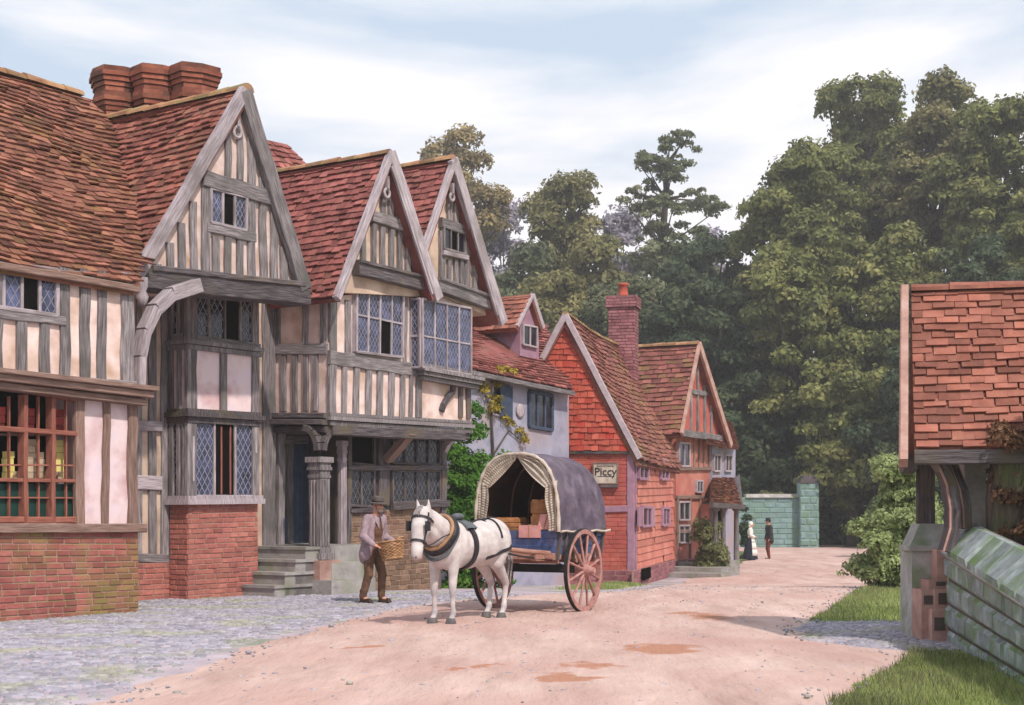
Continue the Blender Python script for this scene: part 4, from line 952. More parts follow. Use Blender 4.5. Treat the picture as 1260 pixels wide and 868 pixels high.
# ================================================================ ground, road, pavement, verges
MT['road'] = mat('sandy_road', [c_(164,134,126), c_(188,160,151), c_(205,180,172)], 1.1, (1.3, .3, 1), coords='Object', bump=.8, bscale=12, bdist=.04, tint=0, stain=c_(180,144,136), stainscale=.35, stainlo=.42, stainhi=.72)
MT['pavement'] = mat('pavement_dust', [c_(150,138,146), c_(172,158,166), c_(190,176,182)], 1.4, coords='Object', bump=.5, bscale=12, bdist=.03, tint=0, stain=c_(128,132,116), stainscale=.5)
MT['cobble'] = mat('cobble_stone', [c_(124,120,132), c_(148,144,156), c_(170,166,176)], 3, coords='Object', bump=.4, bscale=14, tint=.2, stain=c_(150,148,132), stainscale=1)
MT['ground'] = mat('meadow_ground', [c_(62,78,42), c_(88,104,54), c_(112,116,70)], .8, coords='Object', bump=.6, bscale=6, bdist=.05, tint=0, stain=c_(110,94,66), stainscale=.25)
MT['stainroad'] = mat('ochre_damp_patch', [c_(172,128,106), c_(188,146,122)], 3, coords='Object', bump=.2, tint=0)
MT['verge'] = mat('verge_soil', [c_(96,110,62), c_(124,138,80), c_(150,152,100)], 1.6, coords='Object', bump=.6, bscale=14, bdist=.04, tint=0)
def sheet(name, ys, fl, fr, dz, m, cols=6, wig=.0, hump=0):
    b = MB(); rows_ = []
    for y in ys:
        a, c = fl(y), fr(y); wa = wig*(math.sin(y*1.9)+.6*math.sin(y*4.3+1)+.5*math.sin(y*9.1)); wc = wig*(math.sin(y*2.3+2)+.6*math.sin(y*5.1)+.5*math.sin(y*11))
        a += wa; c += wc
        rows_.append([V(lerp(a, c, i/cols), y, gz(y)+dz+hump*math.sin(math.pi*i/cols)) for i in range(cols+1)])
    for i in range(len(rows_)-1):
        for k in range(cols): b.face([rows_[i][k], rows_[i][k+1], rows_[i+1][k+1], rows_[i+1][k]], tint=.5)
    return struct(b.build(name, m, None, smooth=True))
def pw(pts):
    ys = [p[0] for p in pts]; xs = [p[1] for p in pts]
    return lambda y: float(np.interp(y, ys, xs))
ysn = list(np.arange(0, 27, .25))+[27]+list(np.arange(27.25, 40, .5))+[40]+list(np.arange(41, 90, 1))
ysg = [-30, 0, 10, 20, 27]+list(np.linspace(28, 40, 7))+[60, 100, 300, 640]
sheet('ground', ysg, lambda y: -500, lambda y: 500, -.012, 'ground', 10)
def rl_pts(lst): return [(gp(x, y)[1], gp(x, y)[0]) for x, y in lst]
roadL = pw([(0, -8), (8, -4.2)]+rl_pts([(130, 862), (330, 790), (480, 752), (570, 738), (660, 733), (760, 730), (850, 712), (905, 697), (918, 690), (925, 680)])+[(88, 11)])
roadR = pw([(0, .6), (8, 1.8)]+rl_pts([(1032, 866), (1135, 803)])+[(15.9, 3.75), (16.6, 3.4), (18.2, 3.6)]+rl_pts([(1000, 766), (1040, 742), (1095, 719), (1113, 707)])+[(46, 12.8), (55, 17), (65, 24), (75, 34), (90, 60)])
def fnoise(x, y): return math.sin(x*3.1+y*1.7)*math.sin(y*2.3-x)+.5*math.sin(x*7.7+1)*math.sin(y*6.1+2)+.35*math.sin(x*17+y*5)*math.sin(y*13)
b = MB(); rows_ = []; cols = 110
for y in sorted(set(list(np.arange(9.5, 27, .12))+ysn)):
    wg = .06*(math.sin(y*1.9)+.6*math.sin(y*4.3+1)+.5*math.sin(y*9.1)); a = roadL(y)+wg; c = roadR(y)+wg*.9; rw = []
    for i in range(cols+1):
        s_ = i/cols; x = lerp(a, c, s_); ed = min(x-a, c-x); lift = .004+.034*min(1, max(0, ed)/.5)
        for k_ in (.16, .30, .47, .60, .80):
            xr = lerp(a, c, k_+.012*math.sin(y*.5+k_*20)); lift -= .02*math.exp(-((x-xr)/.09)**2)*(.6+.4*math.sin(y*.9+k_*9))*min(1, max(0, ed)/.5)
        lift += .0035*fnoise(x*1.4, y*1.4)*min(1, max(0, ed)/.3)
        rw.append(V(x, y, gz(y)+max(lift, .0035)))
    rows_.append(rw)
for i in range(len(rows_)-1):
    for k_ in range(cols): b.face([rows_[i][k_], rows_[i][k_+1], rows_[i+1][k_+1], rows_[i+1][k_]], tint=.5)
struct(b.build('road', 'road', None, smooth=True))
sheet('pavement', [y for y in ysn if y < 56], lambda y: -14 if y < 30 else -6, lambda y: roadL(y)+.15, -.004, 'pavement', 10, .04)
ysc = list(np.arange(15.0, 19.7, .15))
cobR = sheet('cobbled_crossing', ysc, lambda y: roadR(y)-.25, lambda y: 6.2, .004, 'pavement', 8, .04)
# cobbles proud of the pavement
def cobbles(name, region, n, smin, smax, m, dz=0):
    b = MB(); pts = []; grid = {}
    k = 0
    for _ in range(n*6):
        x, y = region(); s = rnd.uniform(smin, smax); key = (int(x/.12), int(y/.12)); ok = True
        for i in (-1, 0, 1):
            for j in (-1, 0, 1):
                for (a, c, t) in grid.get((key[0]+i, key[1]+j), []):
                    if (a-x)**2+(c-y)**2 < ((s+t)*.9)**2: ok = False
        if not ok: continue
        grid.setdefault(key, []).append((x, y, s)); k += 1
        h = rnd.uniform(.006, .015); rot = rnd.uniform(0, 3.1); ax = s*rnd.uniform(1, 1.35); ay = s*rnd.uniform(.75, 1); t = rnd.random(); z = gz(y)+dz
        rings = []
        for rr, hh in ((1, -.004), (.82, h*.75), (.4, h)):
            rings.append([V(x+(math.cos(a_)*ax*math.cos(rot)-math.sin(a_)*ay*math.sin(rot))*rr, y+(math.cos(a_)*ax*math.sin(rot)+math.sin(a_)*ay*math.cos(rot))*rr, z+hh) for a_ in [2*math.pi*q/7 for q in range(7)]])
        for r_ in range(2):
            for q in range(7): b.face([rings[r_][q], rings[r_][(q+1) % 7], rings[r_+1][(q+1) % 7], rings[r_+1][q]], tint=t, smooth=True)
        b.face(rings[2], tint=t, smooth=True)
        if k > n: break
    return struct(b.build(name, m, None))
def reg1():
    while True:
        y = rnd.uniform(10.3, 27); x = rnd.uniform(-9, 0)
        if x < roadL(y)-.15-abs(rnd.gauss(0, .7)) and V(x, y, 0).dot(NN) > -18.5: return x, y
cobbles('cobbled_pavement', reg1, 10500, .035, .075, 'cobble')
def reg2():
    y = rnd.uniform(15.1, 19.6); x = rnd.uniform(roadR(y)-.1+abs(rnd.gauss(0, .15)), 5.4); return x, y
cobbles('cobbled_gateway', reg2, 1000, .035, .07, 'cobble', .006)
# damp ochre patches: stains with a shape of their own in the road material
def stains():
    t = MT['road'].node_tree; n, l = t.nodes, t.links; bs = n['Principled BSDF'].inputs['Base Color']; src = bs.links[0].from_socket
    tc_ = n.new('ShaderNodeTexCoord'); nz_ = n.new('ShaderNodeTexNoise'); nz_.inputs['Scale'].default_value = 2.6; nz_.inputs['Detail'].default_value = 5; l.new(tc_.outputs['Object'], nz_.inputs['Vector'])
    sb_ = n.new('ShaderNodeVectorMath'); sb_.operation = 'SUBTRACT'; sb_.inputs[1].default_value = (.5, .5, .5); l.new(nz_.outputs['Color'], sb_.inputs[0])
    sc_ = n.new('ShaderNodeVectorMath'); sc_.operation = 'SCALE'; sc_.inputs['Scale'].default_value = 1.1; l.new(sb_.outputs[0], sc_.inputs[0])
    ad_ = n.new('ShaderNodeVectorMath'); ad_.operation = 'ADD'; l.new(tc_.outputs['Object'], ad_.inputs[0]); l.new(sc_.outputs[0], ad_.inputs[1]); last = None
    for (px, py, rx, ry) in ((690, 838, .26, .36), (724, 824, .3, .34), (812, 802, .4, .6), (872, 762, .3, .8), (548, 828, .13, .2), (590, 824, .12, .2), (848, 758, .2, .4), (440, 800, .2, .15)):
        x, y = gp(px, py); s1 = n.new('ShaderNodeVectorMath'); s1.operation = 'SUBTRACT'; s1.inputs[1].default_value = (x, y, 0); l.new(ad_.outputs[0], s1.inputs[0])
        m1 = n.new('ShaderNodeVectorMath'); m1.operation = 'MULTIPLY'; m1.inputs[1].default_value = (1/rx, 1/ry, 0); l.new(s1.outputs[0], m1.inputs[0])
        le = n.new('ShaderNodeVectorMath'); le.operation = 'LENGTH'; l.new(m1.outputs[0], le.inputs[0])
        if last is None: last = le.outputs['Value']
        else: mi = n.new('ShaderNodeMath'); mi.operation = 'MINIMUM'; l.new(last, mi.inputs[0]); l.new(le.outputs['Value'], mi.inputs[1]); last = mi.outputs[0]
    mr_ = n.new('ShaderNodeMapRange'); mr_.inputs[1].default_value = .75; mr_.inputs[2].default_value = 1.1; mr_.inputs[3].default_value = .85; mr_.inputs[4].default_value = 0; l.new(last, mr_.inputs[0])
    mm = n.new('ShaderNodeMix'); mm.data_type = 'RGBA'; l.new(mr_.outputs[0], mm.inputs[0]); l.new(src, mm.inputs[6]); mm.inputs[7].default_value = c_(164, 112, 86); l.new(mm.outputs[2], bs)
stains()
b = MB()
for i in range(2200):
    y = rnd.uniform(10, 34)**1.0; x = lerp(roadL(y), roadR(y), rnd.betavariate(.6, .6))+rnd.gauss(0, .1); s = rnd.uniform(.006, .02)*(1 if rnd.random() < .93 else 1.8)
    b.ell(V(x, y, gz(y)+.03+s*.2), (s*rnd.uniform(.8, 1.4), s, s*.6), Matrix.Rotation(rnd.uniform(0, 3), 3, 'Z'), 5, 3)
o = b.build('loose_pebbles', 'cobble', None); o['kind'] = 'stuff'; tag(o, 'small loose pebbles scattered over the sandy road surface', 'pebbles')
# verge soil + grass blades
sheet('upper_verge', [y for y in np.arange(19.2, 60, .3)], lambda y: roadR(y)-.05+.0, lambda y: roadR(y)+14, .006, 'verge', 8, .07)
sheet('lower_verge', [y for y in np.arange(0, 15.5, .25)], lambda y: roadR(y)-.1, lambda y: 9, .008, 'verge', 8, .07)
def fastmesh(name, verts, nf, k, m, tint, parent=None, label=None):
    """nf faces of k corners each"""
    me = bpy.data.meshes.new(name); off = np.array(parent['_b'] if parent is not None else (0, 0, 0), dtype=np.float32)
    v = (verts-off).astype(np.float32)
    me.vertices.add(nf*k); me.vertices.foreach_set('co', v.ravel()); me.loops.add(nf*k); me.loops.foreach_set('vertex_index', np.arange(nf*k, dtype=np.int32))
    me.polygons.add(nf); me.polygons.foreach_set('loop_start', np.arange(0, nf*k, k, dtype=np.int32)); me.polygons.foreach_set('loop_total', np.full(nf, k, dtype=np.int32))
    a = me.attributes.new('tint', 'FLOAT', 'FACE'); a.data.foreach_set('value', tint.astype(np.float32))
    me.update(calc_edges=True); me.materials.append(MT[m]); o = bpy.data.objects.new(name, me); C.objects.link(o)
    if parent is not None: o.parent = parent
    return o
def grass(name, f, n, h0, h1, wd, m='grassblade'):
    P_ = np.array([f() for _ in range(n)]); x, y = P_[:, 0], P_[:, 1]; z = np.array([gz(t) for t in y])
    a = nrs.uniform(0, 6.28, n); h = nrs.uniform(h0, h1, n)*(.6+.4*np.sin(x*3)*np.sin(y*2)+.2); w_ = nrs.uniform(.5, 1, n)*wd; ln = nrs.uniform(-.5, .5, (n, 2))*h[:, None]
    v = np.zeros((n, 3, 3)); v[:, 0] = np.stack([x-np.cos(a)*w_, y-np.sin(a)*w_, z], 1); v[:, 1] = np.stack([x+np.cos(a)*w_, y+np.sin(a)*w_, z], 1); v[:, 2] = np.stack([x+ln[:, 0], y+ln[:, 1], z+h], 1)
    o = fastmesh(name, v.reshape(-1, 3), n, 3, m, nrs.rand(n)); o['kind'] = 'stuff'; return o
def g1():
    y = rnd.uniform(8, 15.3); return roadR(y)-.05+abs(rnd.gauss(0, .9)) if rnd.random() < .4 else rnd.uniform(roadR(y), 5.2), y
def g2():
    y = rnd.uniform(19.4, 45); return roadR(y)-.06+rnd.random()**1.3*4.5, y
tag(grass('short_grass', g1, 60000, .03, .075, .006), 'short green grass on the lower verge beside the mossy stone wall', 'grass')
tag(grass('verge_grass', g2, 60000, .04, .1, .012), 'short green grass on the bank beyond the cobbled gateway', 'grass')
def g5():
    y = rnd.choice((rnd.uniform(9, 15.2), rnd.uniform(19.5, 34))); return roadR(y)+abs(rnd.gauss(0, .25))-.08+(rnd.random()**3)*2.5, y
tag(grass('grass_tuft', g5, 9000, .07, .17, .008, 'leafgrey'), 'longer dry grass tufts along the ragged edge of the verge', 'grass')
def g3():
    y = rnd.uniform(12, 27.5); c = -16.42 if y < 21 else -18.05
    x = (c+.549*y)/.836
    return x+abs(rnd.gauss(0, .08)), y
tag(grass('wall_foot_grass', g3, 1500, .02, .06, .006), 'thin tufts of grass at the foot of the brick house fronts', 'grass')
def g4():
    t = rnd.random(); y = lerp(29.5, 38.5, t)
    return lerp(roadL(29.5)-1.1, 3.0, t)+rnd.gauss(0, .25), y
tag(grass('roadside_grass', g4, 9000, .04, .13, .012), 'strip of low grass by the cottage walls behind the cart', 'grass')

# ================================================================ far garden wall and hedges
Yw = 82
def fp(px, py, Y): return V((px-630)/FPX*Y, Y, EYE+(HZ-py)/FPX*Y)
gwl = thing('garden_wall', 'tall teal lichened stone garden wall closing the far end of the street', 'wall', V(15, Yw, -.5))
b, mo = MB(), MB(); q = [fp(905, 690, Yw), fp(986, 690, Yw), fp(986, 612, Yw), fp(905, 612, Yw)]; blocks(b, mo, q, .7, .3, gap=.025, prot=.03, back=.6, rough=.01)
x = b.build('stone_courses', 'stoneteal', gwl); mo.build('mortar', 'stoneteal', x)
b, mo = MB(), MB(); q = [fp(985, 690, Yw-.6), fp(1007, 690, Yw-.6), fp(1007, 594, Yw-.6), fp(985, 594, Yw-.6)]; blocks(b, mo, q, .6, .4, gap=.03, prot=.04, back=1.1, rough=.03)
q = [q[1], q[1]+V(.2, 1.1, 0), q[2]+V(.2, 1.1, 0), q[2]]; blocks(b, mo, q, .6, .4, gap=.03, prot=.03, back=.1)
pr = b.build('gate_pier', 'stoneteal', gwl); mo.build('mortar', 'stoneteal', pr)
b = MB(); c0 = fp(996, 592, Yw-.05); b.box(c0, V(.62, 0, 0), V(0, .65, 0), V(0, 0, .12)); b.box(c0+V(0, 0, .2), V(.45, 0, 0), V(0, .5, 0), V(0, 0, .1)); b.build('pier_cap', 'oakdark', pr)
b = MB(); q0 = fp(922, 612, Yw); 
b.prism([fp(918, 612.5, Yw-.15), fp(986, 612.5, Yw-.15), fp(986, 608, Yw), fp(918, 608, Yw)], V(0, .8, 0)); b.build('wall_coping', 'stonegrey', gwl)

# ================================================================ foliage
def leafcloud(centers, radii, per, size, flat=.75, seed=0, up=.12, noise=.35):
    r_ = np.random.RandomState(seed); out = []; tn = []
    for c, r in zip(centers, radii):
        n = int(per*14/size**2*(r**2)); d = r_.normal(size=(n, 3)); d /= np.linalg.norm(d, axis=1)[:, None]; d[:, 2] = np.where(d[:, 2] < -.35, -d[:, 2]*.6, d[:, 2])
        lump = 1+noise*np.sin(d[:, 0]*5+c[0]*3)*np.sin(d[:, 1]*5+c[1])*np.cos(d[:, 2]*4+c[2]*2)
        rad = r*lump*(r_.uniform(.45, 1.08, n)**.5); p = c+d*rad[:, None]*np.array([1, 1, flat])
        nn = d+r_.normal(scale=.55, size=(n, 3)); nn[:, 2] += up; nn /= np.linalg.norm(nn, axis=1)[:, None]
        t = np.cross(nn, r_.normal(size=(n, 3))); t /= np.linalg.norm(t, axis=1)[:, None]; bt = np.cross(nn, t)
        s = size*r_.uniform(.6, 1.3, n)[:, None]; q = np.stack([p-t*s, p-bt*s*.55, p+t*s, p+bt*s*.55], 1); out.append(q.reshape(-1, 3))
        base = r_.uniform(.25, .75); tn.append(np.clip(base+r_.normal(scale=.18, size=n), 0, 1))
    return np.concatenate(out), np.concatenate(tn)
def tree(name, label, cat, x, y, ztop, zlow, rx, ry, nclump, rc, leaf, m, trunk=.35, per=1, group=None, seed=1, flat=.88, shape='round', lean=0, zbase=None, inner=.45, limb=True):
    zb_ = gz(y)-.1 if zbase is None else zbase
    t = thing(name, label, cat, V(x, y, zb_), group); r_ = np.random.RandomState(seed*7+3)
    zc = (ztop+zlow)/2; hz = (ztop-zlow)/2; cs = []; rs = []
    for i in range(nclump):
        for _ in range(20):
            d = r_.normal(size=3); d /= np.linalg.norm(d); k = r_.uniform(inner, 1)
            p = np.array([d[0]*rx*k, d[1]*ry*k, d[2]*hz*k])
            if shape == 'pine': p[2] = hz*(2*((i+.5)/nclump)-1); lay = (1-.45*((i+.5)/nclump))*1.25; a = r_.uniform(0, 6.28); kk = r_.uniform(.3, 1.15)*lay; p[0] = rx*kk*math.cos(a); p[1] = ry*kk*math.sin(a)
            if all(np.linalg.norm((p-c)/np.array([1, 1, .8])) > .55*rc for c in cs) or _ > 12: break
        cs.append(p); rs.append(rc*r_.uniform(.65, 1.25)*(1 if shape != 'pine' else .75))
    cs = [c+np.array([x+lean*(c[2]/hz+1), y, zc]) for c in cs]
    cs2 = [np.array([c[0], c[1], min(c[2], ztop-r*flat*.8)]) for c, r in zip(cs, rs)]
    v, tn = leafcloud(cs2, rs, per, leaf, flat, seed)
    fastmesh('crown', v, len(v)//4, 4, m, tn, t)
    b = MB(); z0 = zb_; zt_ = lerp(zlow, ztop, .55); tp = V(x+lean, y, zt_)
    base = V(x, y, z0); mid = V(x+r_.uniform(-.3, .3), y, lerp(z0, zt_, .5))
    b.tube([base, base+V(0, 0, .4), mid, tp], [trunk*1.35, trunk, trunk*.75, trunk*.3], 8)
    if limb:
        for c in cs2[:16]:
            c = Vector(c); k = r_.uniform(.35, .9); st_ = lerp(mid, tp, k) if c.z > mid.z else lerp(base, mid, .85)
            m_ = lerp(st_, c, .5)+V(0, 0, -.06*(c-st_).length); b.tube([st_, m_, c], [trunk*.32, trunk*.2, trunk*.07], 5)
    b.build('trunk', 'bark', t); return t
def tpx(name, label, cat, x0, x1, ytop, ylow, Y, nclump, rcpx, leaf, m, **kw):
    s = Y/FPX; cx = ((x0+x1)/2-630)*s; rx = (x1-x0)/2*s; rc = rcpx*s
    zt_ = EYE+(HZ-ytop)*s; zl = EYE+(HZ-ylow)*s
    return tree(name, label, cat, cx, Y, zt_, zl, max(.3, rx-rc*.55), kw.pop('ry', max(.4, rx*.8)), nclump, rc, leaf, m, **kw)
G1 = 'great trees of the wood on the right'; G2 = 'trees on the skyline behind the houses'
# skyline, middle
tpx('skyline_tree', 'brownish round topped tree rising behind the farthest timber gable', 'tree', 488, 630, 158, 350, 120, 40, 20, .2, 'leafbrown', seed=2, group=G2, per=.8, trunk=.5, inner=.3)
tpx('skyline_tree', 'tall olive rounded tree in the middle of the skyline, left of the layered pine', 'tree', 638, 760, 203, 410, 112, 46, 20, .2, 'leafolive', seed=3, group=G2, per=.8, trunk=.5)
pn = thing('pine_tree', 'slender layered pine standing clear against the sky', 'tree', V((818-630)/FPX*118, 118, gz(118)), G2)
cs = []; rs = []; pr_ = random.Random(12); Yq = 118
for (x0, x1, y0, y1, n_, r_px) in ((818, 858, 166, 186, 12, 8), (788, 850, 184, 212, 16, 9), (782, 842, 206, 226, 10, 8), (766, 892, 244, 268, 34, 9), (775, 880, 232, 250, 18, 8), (778, 868, 276, 302, 20, 9), (772, 876, 316, 352, 34, 11)):
    for _ in range(n_):
        x = pr_.uniform(x0, x1); y = pr_.uniform(y0, y1); Y_ = Yq+pr_.uniform(-1, 1)*(x1-x0)*.5*Yq/FPX; cs.append(np.array(fp(x, y, Y_))); rs.append(r_px*pr_.uniform(.6, 1.3)*Yq/FPX)
v, tn = leafcloud(cs, rs, .6, .17, .7, 21); fastmesh('crown', v, len(v)//4, 4, 'leafpine', tn, pn)
b = MB(); tr_ = [fp(814, 520, Yq), fp(818, 380, Yq), fp(815, 300, Yq), fp(819, 240, Yq), fp(822, 200, Yq), fp(838, 178, Yq)]; tr_[0].z = -.6; b.tube(tr_, [.5, .4, .32, .24, .16, .06], 8)
for c in cs[::3]:
    c = Vector(c); k = min(range(1, 6), key=lambda q: abs(tr_[q].z-(c.z-1))); b.tube([tr_[k]-V(0, 0, .3), lerp(tr_[k], c, .5)-V(0, 0, .25), c], [.1, .07, .03], 5)
b.build('trunk', 'bark', pn)
tpx('skyline_tree', 'low haze-tinted bluish tree right beside the farthest timber gable', 'tree', 570, 668, 250, 440, 130, 34, 19, .22, 'leafhaze', seed=6, group=G2, per=.8)
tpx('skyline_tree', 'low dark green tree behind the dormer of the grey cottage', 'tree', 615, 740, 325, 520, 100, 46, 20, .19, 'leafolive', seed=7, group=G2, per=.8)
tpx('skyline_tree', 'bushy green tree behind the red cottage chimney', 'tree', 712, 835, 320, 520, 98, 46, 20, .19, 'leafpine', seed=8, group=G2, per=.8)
tpx('skyline_tree', 'low haze-tinted greyish tree far off between the olive tree and the pine', 'tree', 735, 800, 260, 420, 128, 12, 22, .26, 'leafhaze', seed=19, group=G2, per=.8)
tpx('skyline_tree', 'low haze-tinted greyish tree far off right of the pine', 'tree', 845, 915, 268, 430, 128, 12, 22, .26, 'leafhaze', seed=29, group=G2, per=.8)
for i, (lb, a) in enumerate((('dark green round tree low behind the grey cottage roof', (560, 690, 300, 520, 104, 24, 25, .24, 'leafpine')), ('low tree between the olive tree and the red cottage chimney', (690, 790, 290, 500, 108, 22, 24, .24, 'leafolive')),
  ('grey green tree directly below the layered pine', (765, 880, 300, 520, 106, 24, 24, .24, 'leafpine')), ('pale haze-tinted lilac grey tree far off behind the twin gables', (500, 640, 270, 480, 135, 22, 26, .28, 'leafhaze')), ('dark tree low behind the cottage chimney pot', (735, 850, 360, 560, 94, 26, 25, .22, 'leafdark')))):
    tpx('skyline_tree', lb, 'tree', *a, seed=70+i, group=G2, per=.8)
tpx('oak_tree', 'dark tree deep in the wood, half hidden behind the oaks above the garden wall', 'tree', 850, 1000, 330, 640, 112, 50, 24, .22, 'leafdark', seed=88, group=G1, per=.8)
# right wood
W = [
 ('broad oak with thin branches reaching left over the sky gap', 905, 1040, 148, 360, 96, 30, 27, 'leafoak'),
 ('tallest oak of the wood with its crown above the others', 1000, 1120, 92, 320, 104, 28, 27, 'leafoak'),
 ('high rounded oak second from the right edge', 1085, 1215, 92, 330, 100, 30, 28, 'leafolive'),
 ('oak at the right edge above the lychgate roof', 1165, 1300, 104, 360, 92, 30, 28, 'leafoak'),
 ('dark tree between the pine and the oaks', 812, 940, 272, 470, 104, 26, 26, 'leafdark'),
 ('dark rounded tree behind the pink gabled house', 800, 925, 340, 560, 92, 30, 26, 'leafdark'),
 ('mid green oak in the heart of the wood', 925, 1060, 285, 520, 90, 34, 27, 'leafoak'),
 ('shady oak left of the lychgate ridge', 1030, 1165, 270, 500, 88, 34, 27, 'leafoak'),
 ('dense oak above the lychgate tiles', 1120, 1270, 290, 520, 84, 34, 28, 'leafdark'),
 ('very dark tree directly above the garden wall', 880, 1010, 425, 640, 92, 34, 25, 'leafdark'),
 ('dark tree standing behind the garden wall pier', 985, 1110, 440, 690, 90, 36, 25, 'leafdark'),
 ('green tree between the garden wall and the lychgate', 990, 1120, 430, 590, 84, 26, 24, 'leafoak'),
 ('oak reaching out beyond the right edge of the view over the lychgate', 1240, 1400, 120, 600, 88, 34, 28, 'leafoak'),
 ('lower dark oak beyond the right edge behind the stone wall', 1180, 1340, 330, 690, 80, 34, 28, 'leafdark'),
 ('dark tree just left of the lychgate roof edge', 1065, 1190, 430, 690, 80, 36, 25, 'leafdark'),
]
for i, (lb, x0, x1, yt, yl, Y, nc, rc, m) in enumerate(W):
    tpx('oak_tree', lb, 'tree', x0-(6 if i == 0 else 22), x1+20, yt, yl+70, Y, int(nc*3.2), rc*.78, .19, m, seed=30+i, group=G1, per=.9, trunk=.6, inner=.35)
# undergrowth and hedges
def bush(name, label, cat, x0, x1, yt, yb, Y, n_, rcpx, leaf, m, seed, per=1, group=None, ry=None):
    s = Y/FPX; cx = ((x0+x1)/2-630)*s; zb_ = gz(Y)-.05; zt_ = EYE+(HZ-yt)*s; zl = EYE+(HZ-yb)*s
    rc = rcpx*s; zl = min(zl, zb_-(zt_-zb_)*.35); return tree(name, label, cat, cx, Y, zt_, zl, max(.1, (x1-x0)/2*s-rc*.5), ry or (x1-x0)*.35*s, n_, rc, leaf, m, trunk=.06, per=per, seed=seed, flat=.85, group=group, zbase=zb_, inner=.1)
bush('hedge', 'dark hedge at the bend of the road beyond the garden wall', 'hedge', 1002, 1115, 590, 690, 89, 26, 22, .16, 'leafdark', 51, .8)
bush('hedge', 'dark undergrowth behind the big pale green bush', 'hedge', 1085, 1230, 560, 720, 62, 30, 28, .14, 'leafdark', 52, .8, ry=1.5)
bush('hedge', 'clipped yellowish hedge top showing above the garden wall', 'hedge', 915, 990, 597, 640, 84, 22, 9, .11, 'leafgrey', 53, .8, ry=.5)
bush('bush', 'large sunlit pale green bush behind the lychgate pier', 'bush', 1048, 1180, 556, 712, 30, 80, 20, .05, 'leafpale', 54, .8)
bush('bush', 'grey green low bush at the road bend beside the pale green bush', 'bush', 1072, 1130, 632, 712, 37, 16, 15, .05, 'leafgrey', 55, .8)
bush('climbing_shrub', 'bright green leafy shrub growing against the grey cottage behind the horse', 'shrub', 534, 642, 486, 655, 32.5, 80, 18, .045, 'leafbright', 56, .8, ry=.45)
bush('climbing_shrub', 'lower dark leafy shrub at the corner of the twin gabled house', 'shrub', 532, 606, 560, 720, 32.2, 50, 16, .045, 'leafbright', 57, .8, ry=.4)
bush('clipped_shrub', 'grey green rounded shrub in front of the far porch', 'shrub', 850, 898, 632, 704, 46, 60, 10, .05, 'leafgrey', 58, .8)
bush('evergreen', 'narrow dark evergreen at the corner of the far porch behind the woman', 'shrub', 910, 924, 618, 690, 63, 24, 6, .07, 'leafdark', 59, .8, ry=.25)
# climbing plant on the cottage wall
cp = thing('wall_creeper', 'yellowing creeper straggling over the grey cottage wall under the eaves', 'climbing plant', PD.z(605, gz(35)))
r_ = np.random.RandomState(5); cs = []; rs = []
for (x, y, n_) in ((600, 462, 8), (618, 458, 8), (636, 462, 6), (607, 475, 5), (608, 490, 5), (613, 505, 4), (628, 520, 3), (640, 534, 3), (641, 545, 3), (600, 478, 4), (646, 468, 4), (598, 500, 3)):
    for _ in range(n_):
        p = PD.at(x+rnd.uniform(-8, 8), y+rnd.uniform(-5, 5), .06+rnd.random()*.08); cs.append(np.array(p)); rs.append(rnd.uniform(.07, .16))
v, tn = leafcloud(cs, rs, .35, .05, .8, 4); fastmesh('foliage', v, len(v)//4, 4, 'leafyellow', tn, cp)
b = MB(); b.tube([PD.z(604, gz(35)-.1, .05), PD.at(607, 560, .06), PD.at(604, 500, .05), PD.at(612, 462, .06), PD.at(642, 462, .06)], [.05, .04, .03, .025, .01], 6)
b.tube([PD.at(607, 560, .06), PD.at(626, 530, .05), PD.at(642, 543, .05)], [.025, .02, .01], 5); b.build('stem', 'bark', cp)
# far wooded hill, distance haze painted in as lilac
b = MB(); n_ = 60
for i in range(n_):
    x0, x1 = -260+i*12, -260+(i+1)*12
    h = lambda x: 30+7*math.sin(x*.021+1)+3*math.sin(x*.07)
    for (y, k0), (y2, k1) in (((330, 0), (380, .8)), ((380, .8), (430, 1)), ((430, 1), (520, .6))):
        b.face([V(x0, y, h(x0)*k0-2), V(x1, y, h(x1)*k0-2), V(x1, y2, h(x1)*k1-2), V(x0, y2, h(x0)*k1-2)], tint=.5, smooth=True)
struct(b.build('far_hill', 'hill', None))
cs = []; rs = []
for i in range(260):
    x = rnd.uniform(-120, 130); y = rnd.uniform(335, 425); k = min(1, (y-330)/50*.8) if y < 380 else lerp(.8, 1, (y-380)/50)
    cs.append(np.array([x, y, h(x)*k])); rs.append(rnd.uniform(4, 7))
v, tn = leafcloud(cs, rs, .8, 1.0, .8, 9); MT['leaflilac'] = leafmat('hazed_wood_foliage', [c_(128,122,138), c_(156,146,166), c_(180,166,184)], .15)  # lilac foliage colours carry the painted haze
o = fastmesh('far_wood', v, len(v)//4, 4, 'leaflilac', tn); o['kind'] = 'stuff'; tag(o, 'hazy lilac wood on the distant hill behind the skyline trees', 'wood')

